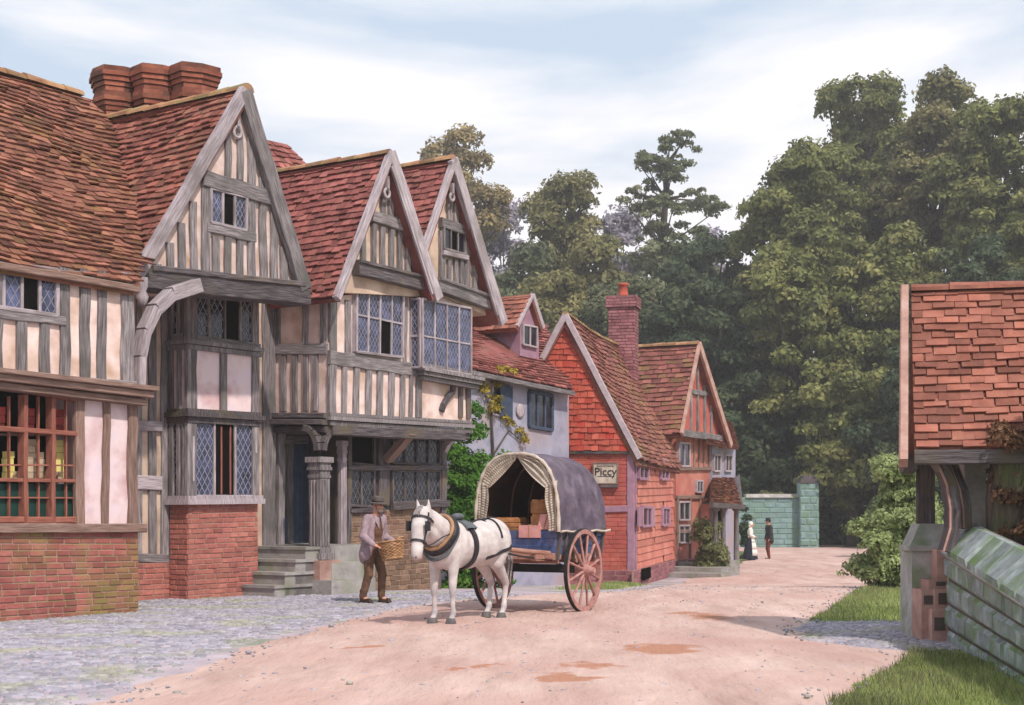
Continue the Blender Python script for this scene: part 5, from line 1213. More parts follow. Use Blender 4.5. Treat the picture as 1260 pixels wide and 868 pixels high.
# ================================================================ lychgate, pier and stone wall on the right
aL = R(14); rL = V(math.cos(aL), -math.sin(aL), 0); bL = V(math.sin(aL), math.cos(aL), 0)
E0 = V(4.34, 15.6, 2.17); R0 = E0+bL*1.36+V(0, 0, 1.9)
ly = thing('lychgate', 'timber lychgate with a steep red tiled roof and curved dark braces at the right edge', 'lychgate', V(5.3, 16.6, 0))
b = MB(); Ln = 3.0
tiles(b, [E0, E0+rL*Ln, R0+rL*Ln, R0], .26, .11, .02, jit=1.3, wav=.02)
tiles(b, [E0+rL*Ln+bL*2.72, E0+bL*2.72, R0, R0+rL*Ln], .3, .115, .028)
rf = b.build('roof', 'tileL', ly); b = MB(); ridge(b, R0+V(0, 0, .01), R0+rL*Ln+V(0, 0, .01), .09); b.build('ridge_tile', 'tileL', rf)
e = MB(); e.beam(R0-rL*.06+V(0, 0, .02), E0-rL*.1-bL*.1-V(0, 0, .17), .15, .06, -rL, .03); e.beam(R0-rL*.06+V(0, 0, .02), E0-rL*.06+bL*2.8-V(0, 0, .13), .15, .06, -rL, .03); e.build('bargeboard', 'stonepink', ly)
e = MB(); e.beam(E0+bL*.12-V(0, 0, .1), E0+rL*Ln+bL*.12-V(0, 0, .1), .16, .12, -bL, .03); e.beam(E0+bL*.3-V(0, 0, .14)+rL*.02, E0+bL*2.4-V(0, 0, .14)+rL*.02, .16, .12, -rL, .03); 
e.prism([E0+bL*.2+rL*.1-V(0,0,.05), E0+bL*2.5+rL*.1-V(0,0,.05), R0+rL*.1-V(0,0,.15)], rL*.06); e.build('wall_plate', 'oakdark', ly)
Yl = 16.0
def lp(px, py, Y=Yl): return fp(px, py, Y)
def curved(pts, wpx, m, name, Y=Yl, edge=True, d=.16):
    e_ = MB(); ed = MB()
    for i in range(len(pts)-1):
        a, c = lp(*pts[i], Y), lp(*pts[i+1], Y); e_.beam(a, c+(c-a)*.03, wpx*Y/FPX, d, V(0, -1, 0), .02, segs=1)
        off = V(-wpx*Y/FPX/2+.012, -.012, 0); ed.beam(a+off, c+off, .022, d, V(0, -1, 0), .02, segs=1)
    o = e_.build(name, m, ly); ed.build('edge_highlight', 'stonepink', o); return o  # pale pink strip added as a highlight along the brace edge
curved([(1146, 560), (1158, 578), (1166, 598), (1170, 625), (1170, 650), (1162, 678)], 15, 'oakdark', 'curved_brace', 15.9)
curved([(1157, 556), (1170, 578), (1180, 603), (1184, 625), (1185, 650)], 12, 'oakdark', 'curved_brace', 16.05)
e = MB(); a = lp(1200, 550, 16.3); c = lp(1200, 550, 16.3); e.prism([lp(1187, 552, 16.3), lp(1214, 552, 16.3), V(lp(1214, 600, 16.3).x, 16.3, -.2), V(lp(1187, 600, 16.3).x, 16.3, -.2)], V(0, .22, 0)); e.build('post', 'stonegrey', ly)
for p in (E0+bL*2.4+rL*.2, E0+bL*2.4+rL*2.6, E0+bL*.5+rL*2.6):
    e = MB(); e.beam(V(p.x, p.y, -.2), V(p.x, p.y, 2.1), .22, .11, -bL, .03, back=.11); e.build('post', 'oakdark', ly)
e = MB(); e.prism([lp(1160, 552, 16.1), lp(1222, 552, 16.1), lp(1222, 561, 16.1), lp(1150, 561, 16.1)], V(0, .2, 0)); e.build('tie_beam', 'oak', ly)
# ivy-clad yew trunk behind it
yw = thing('yew_trunk', 'brown ivy covered tree trunk rising behind the stone wall at the right edge', 'tree', V(5.45, 15.7, 0))
b = MB(); b.tube([V(5.5, 15.75, -.2), V(5.48, 15.7, .8), V(5.42, 15.65, 1.6), V(5.45, 15.62, 2.2)], [.36, .32, .29, .26], 12); b.build('trunk', 'bark', yw)
cs = [np.array([5.46+rnd.uniform(-.28, .3), 15.5+rnd.uniform(-.2, .2), rnd.uniform(.5, 2.35)]) for _ in range(44)]+[np.array([rnd.uniform(5.42, 5.9), rnd.uniform(14.9, 15.15), rnd.uniform(.9, 2.75)]) for _ in range(22)]; v, tn = leafcloud(cs, [rnd.uniform(.12, .2) for _ in cs], .7, .03, .9, 8)
fastmesh('ivy', v, len(v)//4, 4, 'leafrusset', tn, yw)
# gate pier
gp_ = thing('gate_pier', 'mossy stone gate pier with sloping cap and worn pink brick steps beside the lychgate', 'pier', V(5.1, 17.2, 0))
Yp = 17.0
MT['piermix'] = mat('lichened_pier_stone', [c_(128,128,122), c_(156,154,150), c_(180,176,176)], 3, bump=.7, bscale=12, tint=.1, stain=c_(120,132,104), stainscale=2.2)
b = MB(); b.prism([lp(1122, 676, Yp), lp(1158, 676, Yp), V(lp(1158, 700, Yp).x, Yp, -.2), V(lp(1122, 700, Yp).x, Yp, -.2)], V(0, .5, 0)); b.build('shaft', 'piermix', gp_)
b = MB(); b.prism([lp(1119, 673, Yp-.06), lp(1160, 673, Yp-.06), lp(1164, 645, Yp+.15), lp(1132, 645, Yp+.15)], V(.04, .5, 0)); b.prism([lp(1119, 678, Yp-.06), lp(1160, 678, Yp-.06), lp(1160, 672, Yp-.06), lp(1119, 672, Yp-.06)], V(.04, .6, 0)); b.build('cap', 'piermix', gp_)
b = MB()
for (x0, x1, y0, y1, Y) in ((1153, 1166, 676, 716, 16.75), (1143, 1166, 714, 730, 16.65), (1134, 1150, 726, 768, 16.6), (1150, 1167, 726, 752, 16.55), (1147, 1168, 750, 792, 16.45)):
    a = lp(x0, y0, Y); c = lp(x1, y1, Y); cz = max(c.z, -.1) if y1 < 760 else -.15
    b.box(V((a.x+c.x)/2, Y+.2, (a.z+cz)/2), V((c.x-a.x)/2, 0, 0), V(0, .2, 0), V(0, 0, (a.z-cz)/2))
o = b.build('brick_steps', 'stonepink', gp_)
for (x0, x1, y0, y1, Y) in ((1137, 1148, 733, 744, 16.59), (1155, 1165, 730, 744, 16.54), (1150, 1163, 760, 776, 16.44), (1152, 1164, 716, 721, 16.64)):
    dk = MB(); dk.prism([lp(x0, y1, Y), lp(x1, y1, Y), lp(x1, y0, Y), lp(x0, y0, Y)], V(0, .008, 0)); dk.build('missing_brick', 'mortardk', o)
# stone wall
sw_ = thing('stone_wall', 'mossy green stone block wall with sloping coping in the right foreground', 'wall', V(4.7, 14.5, 0))
A = V(4.93, 16.35, 0); B = V(4.08, 10.4, 0); dW = (B-A).normalized(); nW = V(-abs(dW.y), dW.x*(1 if dW.y < 0 else -1), 0).normalized(); nW = V(dW.y, -dW.x, 0).normalized()
if nW.x > 0: nW = -nW
zt0, zt1 = 1.0, .56
b, mo = MB(), MB(); q = [A+V(0, 0, -.12), B+V(0, 0, -.12), B+V(0, 0, zt1), A+V(0, 0, zt0)]; blocks(b, mo, q, .52, .235, gap=.026, prot=.035, back=.42, rough=.01)
q2 = [A+V(.44, .1, -.12), A+V(0, 0, -.12), A+V(0, 0, zt0), A+V(.44, .1, zt0)]; blocks(b, mo, q2, .45, .235, gap=.022, prot=.03, back=.05, rough=.03)
x = b.build('stone_courses', 'stone', sw_); mo.build('mortar', 'mortardk', x)
b, mo = MB(), MB(); q = [A+nW*.09+V(0, 0, zt0+.02), B+nW*.09+V(0, 0, zt1+.02), B-nW*.26+V(0, 0, zt1+.36), A-nW*.26+V(0, 0, zt0+.36)]
blocks(b, mo, q, .62, .5, gap=.03, prot=.045, back=.14, rough=.014)
for i in range(1): mo.prism([A-dW*.02+nW*.05+V(0, 0, zt0), A-dW*.02-nW*.44+V(0, 0, zt0), A-dW*.02-nW*.26+V(0, 0, zt0+.36)], dW*.3)
x = b.build('coping', 'stone', sw_); mo.build('coping_bed', 'stonegrey', x)
# ================================================================ horse
def frame(x, y, deg, z=0):
    """x forward = (-sin,-cos) of deg, y = its left side"""
    f = V(-math.sin(R(deg)), -math.cos(R(deg)), 0); l = V(-f.y, f.x, 0)
    return f, l, V(x, y, z)
hf, hl, ho = frame(-.62, 19.22, 30, .03)
SX, SY, SZ = 1.2, 1.05, 1.03
def H(x, y, z): return ho+hf*(x*SX)+hl*(y*SY)+V(0, 0, z*SZ)
hs_ = thing('horse', 'white horse in black harness standing between the shafts of the covered cart', 'horse', ho)
b = MB()
rotH = Matrix((hf, hl, V(0, 0, 1))).transposed()
def he(x, y, z, rx, ry, rz, pitch=0):
    b.ell(H(x, y, z), (rx*SX, ry*SY, rz*SZ), rotH @ Matrix.Rotation(pitch, 3, 'Y'), 16, 12)
he(.30, 0, .98, .30, .245, .32); he(.02, 0, .97, .42, .275, .30); he(-.32, 0, 1.0, .38, .27, .30); he(-.55, 0, 1.06, .27, .25, .27)
he(.46, 0, .93, .17, .21, .24); he(.38, 0, 1.2, .2, .1, .13, .3)
for s in (1, -1):
    he(-.55, .12*s, 1.02, .2, .14, .25); he(.40, .13*s, .92, .13, .1, .24)
    # fore leg
    fx = .44; fy = .135*s
    for p0, r0, p1, r1 in (((fx-.02, fy, .88), .1, (fx, fy, .64), .068), ((fx, fy, .64), .066, (fx+.01, fy, .43), .05), ((fx+.01, fy, .43), .052, (fx+.01, fy, .38), .046), ((fx+.01, fy, .38), .036, (fx, fy, .16), .033), ((fx, fy, .16), .043, (fx, fy, .13), .043), ((fx, fy, .13), .036, (fx+.035, fy, .06), .042), ((fx+.035, fy, .06), .045, (fx+.05, fy, .03), .05)):
        b.capsule(H(*p0), r0, H(*p1), r1)
    # hind leg: stifle forward, hock back
    hx = -.62-(.05 if s < 0 else 0); hy = .13*s
    for p0, r0, p1, r1 in (((hx+.06, hy, .95), .15, (hx+.14, hy, .74), .105), ((hx+.14, hy, .74), .095, (hx-.05, hy, .5), .055), ((hx-.05, hy, .5), .058, (hx-.075, hy, .45), .052), ((hx-.075, hy, .45), .043, (hx-.03, hy, .17), .036), ((hx-.03, hy, .17), .045, (hx-.03, hy, .14), .045), ((hx-.03, hy, .14), .037, (hx+.02, hy, .06), .043), ((hx+.02, hy, .06), .046, (hx+.03, hy, .03), .05)):
        b.capsule(H(*p0), r0, H(*p1), r1)
# neck and head (head turned a little to the viewer)
nk = [((.42, 0, 1.06), .235), ((.58, .0, 1.18), .19), ((.74, .02, 1.29), .15), ((.87, .03, 1.36), .125)]
for i in range(3): b.capsule(H(*nk[i][0]), nk[i][1], H(*nk[i+1][0]), nk[i+1][1], 14)
b.capsule(H(.56, 0, 1.06), .15, H(.8, .02, 1.2), .11, 12)
hd = [((.9, .035, 1.36), .125), ((.97, .05, 1.22), .115), ((1.02, .06, 1.06), .086), ((1.055, .07, .92), .075), ((1.065, .072, .87), .07)]
for i in range(4): b.capsule(H(*hd[i][0]), hd[i][1], H(*hd[i+1][0]), hd[i+1][1], 14)
b.capsule(H(.86, .035, 1.24), .09, H(.94, .05, 1.08), .06, 10)      # jaw
he(1.05, .072, .865, .055, .062, .06)
for s in (1, -1):
    b.capsule(H(.88, .035+.07*s, 1.45), .036, H(.90, .035+.085*s, 1.56), .012, 8)   # ears
    b.capsule(H(1.01, .05+.07*s, 1.26), .025, H(1.02, .055+.065*s, 1.2), .022, 6)   # brow
b.capsule(H(-.8, 0, 1.15), .05, H(-.86, 0, 1.0), .04)
MT['horse'] = MT['horse']; hm_ = MT['horse'].node_tree; n_, l_ = hm_.nodes, hm_.links
pb_ = n_['Principled BSDF']; src = pb_.inputs['Base Color'].links[0].from_socket
def patch(src, c, r0, r1, col, amt):
    tc_ = n_.new('ShaderNodeTexCoord'); vs = n_.new('ShaderNodeVectorMath'); vs.operation = 'DISTANCE'; vs.inputs[1].default_value = c; l_.new(tc_.outputs['Object'], vs.inputs[0])
    mr_ = n_.new('ShaderNodeMapRange'); mr_.inputs[1].default_value = r0; mr_.inputs[2].default_value = r1; mr_.inputs[3].default_value = amt; mr_.inputs[4].default_value = 0; l_.new(vs.outputs['Value'], mr_.inputs[0])
    mm = n_.new('ShaderNodeMix'); mm.data_type = 'RGBA'; l_.new(mr_.outputs[0], mm.inputs[0]); l_.new(src, mm.inputs[6]); mm.inputs[7].default_value = col; return mm.outputs[2]
src = patch(src, H(1.08, .072, .84)-ho, .05, .14, c_(150,128,126), .75)
for (kx, ky, kz, rr) in ((.45, .135, .41, .12), (.45, -.135, .41, .12), (-.69, .13, .47, .11), (-.74, -.13, .47, .11), (.45, .135, .12, .1), (.45, -.135, .12, .1), (-.64, .13, .12, .1), (-.69, -.13, .12, .1)):
    src = patch(src, H(kx, ky, kz)-ho, .03, rr, c_(140,136,144), .6)
l_.new(src, pb_.inputs['Base Color'])
body = flesh(b, 'body', 'horse', hs_, .013, 8)
bv = BVHTree.FromObject(body, bpy.context.evaluated_depsgraph_get()); ob = Vector(hs_['_b'])
def cast(p, d):
    r_ = bv.ray_cast(p-ob, d); return r_[0]+ob if r_[0] is not None else None
def strap(mb, c, ax, w_, th=.012, a0=0, a1=360, n=40, R0_=.8, lift=.004):
    """ribbon laid on the body round the axis ax"""
    ax = ax.normalized(); x = ax.cross(V(0, 0, 1)); x = x.normalized() if x.length > .1 else hl; y = x.cross(ax).normalized()
    pts = []
    for i in range(n+1):
        a = R(a0+(a1-a0)*i/n); d = x*math.cos(a)+y*math.sin(a); p = cast(c+d*R0_, -d)
        if p is None: continue
        pts.append((p+d*lift, d))
    for i in range(len(pts)-1):
        (p, d), (q, e_) = pts[i], pts[i+1]
        if (p-q).length > .25: continue
        A_ = [p-ax*w_/2, p+ax*w_/2, p+ax*w_/2+d*th, p-ax*w_/2+d*th]; B_ = [q-ax*w_/2, q+ax*w_/2, q+ax*w_/2+e_*th, q-ax*w_/2+e_*th]
        for k in range(4): mb.face([A_[k], A_[(k+1) % 4], B_[(k+1) % 4], B_[k]], tint=.5)
    return pts
# mane, forelock, tail, hooves, eyes
m_ = MB(); r_ = random.Random(4)
for i in range(110):
    t = r_.random(); p = lerp(Vector((.5, .0, 1.36)), Vector((.88, .03, 1.49)), t); s = r_.choice((1, 1, -1)); 
    a = cast(H(p.x, .0, 1.9), V(0, 0, -1))
    if a is None: continue
    L_ = r_.uniform(.14, .26); m_.tube([a+V(0, 0, .004), a+hl*s*.05+V(0, 0, -.02), a+hl*s*(.1+r_.uniform(0, .02))-V(0, 0, L_)], [.014, .016, .004], 5)
for i in range(14):
    a = H(.94, .035+r_.uniform(-.03, .03), 1.475); m_.tube([a, a+hf*.07-V(0, 0, .06), a+hf*.1-V(0, 0, r_.uniform(.12, .2))], [.01, .012, .003], 5)
m_.build('mane', 'mane', hs_)
m_ = MB()
for i in range(26):
    o_ = V(r_.uniform(-.03, .03), r_.uniform(-.03, .03), 0); a = H(-.84, 0, 1.12)+o_; m_.tube([a, a-hf*.08-V(0, 0, .15)+o_, a-hf*.09-V(0, 0, .42)+o_*1.5, a-hf*.07-V(0, 0, r_.uniform(.6, .72))+o_], [.02, .022, .018, .004], 5)
m_.build('tail', 'mane', hs_)
for (fx, fy) in ((.485, .135), (.485, -.135), (-.59, .13), (-.64, -.13)):
    m_ = MB(); m_.lathe(H(fx, fy, 0), [(.07, 0), (.072, .01), (.056, .075), (.03, .08)], 14); m_.build('hoof', 'hoof', hs_)
m_ = MB()
for s in (1, -1): 
    d = -hl*s; p = cast(H(.985, .05+.5*s, 1.24), d)
    if p: m_.ell(p, (.018, .018, .018), None, 8, 6)
m_.build('eye', 'leather', hs_)
m_ = MB()
for s in (1, -1):
    p = cast(H(1.3, .072+.03*s, .86), -hf)
    if p: m_.ell(p, (.012, .008, .014), None, 8, 6)
m_.build('nostril', 'pad', hs_)
# harness
hr = MB(); strap(hr, H(-.0+.14, 0, 1.0), hf, .09, .02); 
hr.build('girth', 'leather', hs_)
hr = MB(); strap(hr, H(.14, 0, 1.05), hf, .22, .045, 35, 145, 24); hr.ell(H(.16, 0, 1.345), (.09, .09, .05)); hr.build('saddle_pad', 'pad', hs_)
hr = MB(); strap(hr, H(-.66, 0, .95), (hf*.25+V(0, 0, 1)).normalized(), .045, .012, 0, 360, 50, 1.1)
hr.build('breeching', 'leather', hs_)
hr = MB(); strap(hr, H(-.42, 0, 1.0), (hf*.9+V(0, 0, .15)).normalized(), .035, .012, 15, 165, 30); 
pts = []
for i in range(16):
    t = i/15; p = cast(H(lerp(.1, -.72, t), .0, 1.9), V(0, 0, -1)); pts.append(p+V(0, 0, .01)) if p else None
hr.tube(pts, .014, 6); hr.build('back_strap', 'leather', hs_)
# collar: padded ring round the neck base
cax = (hf*.78+V(0, 0, .42)).normalized(); cc = H(.55, .0, 1.1)
def ringpts(c, ax, lift, a0=0, a1=360, n=44, shift=V(0, 0, 0)):
    out = []; x = ax.cross(V(0, 0, 1)).normalized(); y = x.cross(ax).normalized()
    for i in range(n+1):
        a = R(a0+(a1-a0)*i/n); d = x*math.cos(a)+y*math.sin(a); p = cast(c+d*.9, -d)
        if p is not None and (p-c).length < .42: out.append(p+d*lift)
        else: out.append(c+d*(.27+lift))
    return out
rp = ringpts(cc, cax, .03)
hr = MB(); hr.tube(rp+[rp[1]], .055, 10, False); hr.build('collar', 'leather', hs_)
rp = ringpts(cc+cax*.055, cax, .035)
hr = MB(); hr.tube(rp+[rp[1]], .026, 8, False); hr.build('collar_rim', 'tan', hs_)
rp = ringpts(cc-cax*.06, cax, .04)
hr = MB(); hr.tube(rp+[rp[1]], .02, 8, False); hr.build('hames', 'pad', hs_)
# bridle
hr = MB(); hax = (H(1.055, .07, .92)-H(.9, .035, 1.36)).normalized()
strap(hr, H(1.03, .062, 1.04), hax, .03, .01, R0_=.3, n=24); strap(hr, H(.955, .045, 1.33), hax, .03, .01, R0_=.3, n=24)
for s in (1, -1):
    pts = []
    for t in (0, .2, .4, .6, .8, 1):
        p = lerp(H(.93, .04+.4*s, 1.4), H(1.03, .062+.4*s, 1.02), t); c_p = cast(p, -hl*s)
        if c_p: pts.append(c_p+hl*s*.008)
    if len(pts) > 1: hr.tube(pts, .012, 6)
    pts = [H(1.03, .06+.085*s, .98), H(.92, .05+.15*s, 1.02), H(.7, .18*s, 1.1), H(.5, .24*s, 1.17)]; hr.tube(pts, .008, 5)
hr.build('bridle', 'leather', hs_)
for s in (1, -1):
    m_ = MB(); c0 = H(1.0, .05+.135*s, 1.235); m_.box(c0, hf*.055, hl*.006+hf*.0, V(0, 0, .062)); m_.build('blinker', 'leather', hs_)

# ================================================================ carrier's cart
cf, cl_, co = frame(.38, 21.45, 28, .03)
def K(x, y, z): return co+cf*x+cl_*y+V(0, 0, z)
ct = thing('covered_cart', 'two wheeled carrier cart with a purple grey canvas hood and blue front board', 'cart', co)
RW = .6
for s in (1, -1):
    hub = K(0, .75*s, RW); ax = cl_*s; m_ = MB(); k = 48
    x_, z_ = cf, V(0, 0, 1)
    def rp_(r, o, a): return hub+x_*r*math.cos(a)+z_*r*math.sin(a)+ax*o
    prof = [(RW, -.03), (RW, .03), (RW-.065, .028), (RW-.065, -.028)]
    for i in range(k):
        a0, a1 = 2*math.pi*i/k, 2*math.pi*(i+1)/k
        for j in range(4): (ra, oa), (rb, ob_) = prof[j], prof[(j+1) % 4]; m_.face([rp_(ra, oa, a0), rp_(rb, ob_, a0), rp_(rb, ob_, a1), rp_(ra, oa, a1)], tint=.5)
    wh = m_.build('wheel', 'wheel', ct); 
    m_ = MB()
    for i in range(k):
        a0, a1 = 2*math.pi*i/k, 2*math.pi*(i+1)/k
        pr_ = [(RW+.012, -.026), (RW+.012, .026), (RW, .031), (RW, -.031)]
        for j in range(3): (ra, oa), (rb, ob_) = pr_[j], pr_[j+1]; m_.face([rp_(ra, oa, a0), rp_(rb, ob_, a0), rp_(rb, ob_, a1), rp_(ra, oa, a1)], tint=.5)
        (ra, oa), (rb, ob_) = pr_[3], pr_[0]; m_.face([rp_(ra, oa, a0), rp_(rb, ob_, a0), rp_(rb, ob_, a1), rp_(ra, oa, a1)], tint=.5)
    m_.build('iron_tyre', 'iron', wh)
    m_ = MB(); m_.lathe(hub-ax*.12, [(.06, 0), (.085, .03), (.1, .1), (.1, .15), (.075, .2), (.05, .26), (.045, .3)], 14, axis=ax); m_.build('hub', 'wheel', wh)
    for i in range(12):
        a = 2*math.pi*(i+.5)/12; m_ = MB(); m_.tube([rp_(.08, .02, a), rp_(.3, .015, a), rp_(RW-.05, 0, a)], [.03, .022, .024], 8, flat=.8); m_.build('spoke', 'wheel', wh)
m_ = MB(); m_.beam(K(0, -.72, RW), K(0, .72, RW), .08, .08, V(0, 0, 1), .02, back=.04); m_.build('axle', 'iron', ct)
F0, B0 = .55, -1.0; HWd = .56
m_ = MB(); m_.box(K((F0+B0)/2, 0, .80), cf*(F0-B0)/2, cl_*HWd, V(0, 0, .035)); 
for x in (F0-.1, -.2, B0+.1): m_.beam(K(x, -HWd, .74), K(x, HWd, .74), .07, .05, cf, .02)
m_.build('floor', 'cartwood', ct)
for s in (1, -1):
    m_ = MB(); q = [K(F0, HWd*s, .83), K(B0, HWd*s, .83), K(B0, (HWd+.06)*s, 1.2), K(F0, (HWd+.06)*s, 1.2)]
    for i in range(3): qq = [lerp(q[0], q[3], i/3+.01), lerp(q[1], q[2], i/3+.01), lerp(q[1], q[2], (i+1)/3-.015), lerp(q[0], q[3], (i+1)/3-.015)]; m_.prism(qq, -cl_*s*.025)
    m_.build('side_board', 'bluepaint', ct)
    m_ = MB()
    for x in (F0-.04, .3, 0, -.35, -.7, B0+.04): m_.beam(K(x, (HWd+.01)*s, .76), K(x, (HWd+.075)*s, 1.22), .05, .03, cl_*s, .03)
    m_.beam(K(F0, (HWd+.07)*s, 1.2), K(B0, (HWd+.07)*s, 1.2), .06, .03, cl_*s, .02); m_.build('side_rail', 'oakdark', ct)
    m_ = MB(); m_.beam(K(1.0, .44*s, .80), K(B0, .44*s, .78), .09, .05, V(0, 0, 1), .02, back=.04); m_.build('chassis_beam', 'cartwood', ct)
    m_ = MB(); sp = [K(B0+.1, .45*s, .85), K(F0+.05, .47*s, .86), K(1.2, .44*s, .9), K(1.8, .37*s, .95), K(2.5, .34*s, 1.0), K(3.05, .33*s, 1.03)]
    m_.tube(sp, [.035, .036, .034, .032, .028, .02], 8); m_.build('shaft', 'cartwood', ct)
    m_ = MB(); sp = [K(F0, .5*s, .76), K(1.4, .42*s, .84), K(2.2, .36*s, .96), K(2.85, .32*s, 1.05)]; m_.tube(sp, .014, 6); m_.build('trace', 'leather', ct)
    m_ = MB(); m_.tube([K(2.0, .36*s, .98), K(2.05, .37*s, 1.18), K(2.08, .22*s, 1.36)], .018, 6); m_.build('shaft_tug', 'leather', ct)
    m_ = MB(); m_.beam(K(-.35, .5*s, .62), K(.35, .5*s, .62), .05, .04, cl_*s, .02); 
    for i in range(4): m_.tube([K(-.42+.1*i*.3, .5*s, .74-.03*i), K(0, .5*s, .62-.01*i), K(.42-.1*i*.3, .5*s, .74-.03*i)], .014, 6)
    m_.build('leaf_spring', 'iron', ct)
m_ = MB(); q = [K(F0+.01, -HWd, .83), K(F0+.01, HWd, .83), K(F0+.04, HWd+.05, 1.19), K(F0+.04, -HWd-.05, 1.19)]
for i in range(3): m_.prism([lerp(q[0], q[3], i/3+.005), lerp(q[1], q[2], i/3+.005), lerp(q[1], q[2], (i+1)/3-.01), lerp(q[0], q[3], (i+1)/3-.01)], -cf*.025)
m_.build('front_board', 'bluepaint', ct)
m_ = MB(); m_.beam(K(F0+.14, -.62, .82), K(F0+.14, .62, .82), .09, .06, cf, .02); m_.box(K(F0+.3, 0, .8), cf*.16, cl_*.5, V(0, 0, .015)); m_.build('foot_board', 'cartwood', ct)
m_ = MB(); q = [K(B0, -HWd, .83), K(B0, HWd, .83), K(B0, HWd+.05, 1.2), K(B0, -HWd-.05, 1.2)]; m_.prism(q, cf*.025); m_.build('tail_board', 'bluepaint', ct)
# hood
ZT = 1.17; HW_ = .66
def arch(a, wd, top, zb=ZT):       # a 0..1 round the arch
    th = math.pi*a; st_ = .45
    c, s_ = math.cos(th), math.sin(th)
    xx = wd*(abs(c)**.72)*(1 if c > 0 else -1); zz = (top-zb)*(abs(s_)**.72); return xx, zb+zz
xs = [.66, .62, .35, .05, -.25, -.55, -.8, -.98, -1.12, -1.2]; tops = [2.27, 2.3, 2.28, 2.31, 2.27, 2.29, 2.24, 2.16, 2.0, 1.78]; ws = [.66, .67, .665, .675, .665, .67, .66, .64, .6, .52]
def hoodpt(i, a, inn=0):
    k = int(i); f_ = i-k; k2 = min(k+1, len(xs)-1)
    x = lerp(xs[k], xs[k2], f_); y, z = arch(a, lerp(ws[k], ws[k2], f_)-inn, lerp(tops[k], tops[k2], f_)-inn)
    y += .008*math.sin(a*40+i*2)*(1 if 0.04 < a < .96 else 0)
    return K(x, y, z)
m_ = MB(); NA, NI = 48, 27
for inn, nm in ((0, 0), (.02, 1)):
    g = [[hoodpt(i*(len(xs)-1)/NI, a/NA, inn) for a in range(NA+1)] for i in range(NI+1)]
    tgt = m_ if inn == 0 else MB()
    for i in range(NI):
        for a in range(NA): tgt.face([g[i][a], g[i][a+1], g[i+1][a+1], g[i+1][a]], tint=.5, smooth=True)
    # closed back
    tgt.face(g[NI], tint=.5)
    if inn == 0: hood = m_.build('hood', 'canvas', ct)
    else: tgt.build('hood_lining', 'hooddark', hood)
for x, tp, wd in ((.64, 2.27, .655), (-.3, 2.25, .645), (-.85, 2.2, .63)):
    m_ = MB(); m_.tube([K(x, *arch(i/24, wd-.03, tp-.03)) for i in range(25)], .016, 6); m_.build('hoop', 'cartwood', hood)
m_ = MB(); m_.tube([K(.67, *arch(i/36, .675, 2.29)) for i in range(37)], [.026+.007*math.sin(i*2.3) for i in range(37)], 8); 
for s in (1, -1): m_.tube([K(.6-1.7*i/10, .68*s, ZT+.01*math.sin(i*2)) for i in range(11)], .018, 6)
m_.build('hood_hem', 'curtain', hood)
# gathered curtains: swags from the crown to the tie point, then falling to the board
def drape(e0, e1, n_, folds, amp, name='curtain'):
    """surface between two edge curves with folds running along them"""
    m_ = MB(); G = []; k = 40
    for i in range(n_+1):
        t = i/n_; A_, B_ = e0(t), e1(t); rowp = []
        for j in range(k+1):
            u_ = j/k; p = lerp(A_, B_, u_); rowp.append(p+cf*(amp*math.sin(u_*folds*2*math.pi+t*1.5)*(.35+.65*math.sin(math.pi*min(1, t+.1)))))
        G.append(rowp)
    for i in range(n_):
        for j in range(k): m_.face([G[i][j], G[i][j+1], G[i+1][j+1], G[i+1][j]], tint=.5, smooth=True)
    o = m_.build(name, 'curtain', ct); bake(o, [('SOLIDIFY', dict(thickness=.012))]); return o
for s in (1, -1):
    tie = K(.64, .52*s, 1.82)
    def eo(t, s=s):  # outer along arch
        a = lerp(.5, .17, t) if s > 0 else lerp(.5, .83, t); y, z = arch(a, .64, 2.26); return K(.66, y, z)
    def ei(t, s=s):
        p0, p1, p2 = K(.64, .04*s, 2.2), K(.67, .2*s, 1.98), K(.66, .45*s, 1.8); return lerp(lerp(p0, p1, t), lerp(p1, p2, t), t)
    drape(eo, ei, 18, 3, .022)
    def fo(t, s=s): return K(.65, lerp(.645, .62, t)*s, lerp(1.9, 1.19, t))
    def fi(t, s=s): return K(.66, (lerp(.47, .5, t)-.02*math.sin(t*6))*s, lerp(1.82, 1.17, t))
    drape(fo, fi, 18, 2.3, .022)
# load: each box and parcel is a thing
def crate(name, label, cat, c, sx, sy, sz, m, yaw=0, slats=3, group='boxes in the cart', tilt=0):
    t = thing(name, label, cat, c, group); f2 = cf*math.cos(yaw)+cl_*math.sin(yaw); l2 = -cf*math.sin(yaw)+cl_*math.cos(yaw); up = (V(0, 0, 1)+l2*tilt).normalized()
    m_ = MB(); m_.box(c+up*sz/2, f2*(sx/2-.01), l2*(sy/2-.01), up*(sz/2-.01)); m_.build('inner_box', m, t)
    m_ = MB()
    for nn, tt, a, w2 in ((f2, l2, sx/2, sy), (-f2, l2, sx/2, sy), (l2, f2, sy/2, sx), (-l2, f2, sy/2, sx)):
        for i in range(slats):
            z = sz*(i+.5)/slats; m_.beam(c+nn*a-tt*w2/2+up*z, c+nn*a+tt*w2/2+up*z, sz/slats*.86, .012, nn, .03)
    for i in range(3): o_ = (i-1)*sy/3; m_.beam(c-f2*sx/2+l2*o_+up*sz, c+f2*sx/2+l2*o_+up*sz, sy/3*.9, .012, up, .03)
    m_.build('slats', m, t); return t
crate('crate', 'slatted wooden crate on the left of the load inside the cart hood', 'crate', K(.36, -.30, 1.16), .3, .44, .2, 'crate')
crate('crate', 'tall tan box standing at the right of the load inside the cart hood', 'crate', K(.2, .26, 1.2), .3, .38, .42, 'parcel' if False else 'crate', .1, 2)
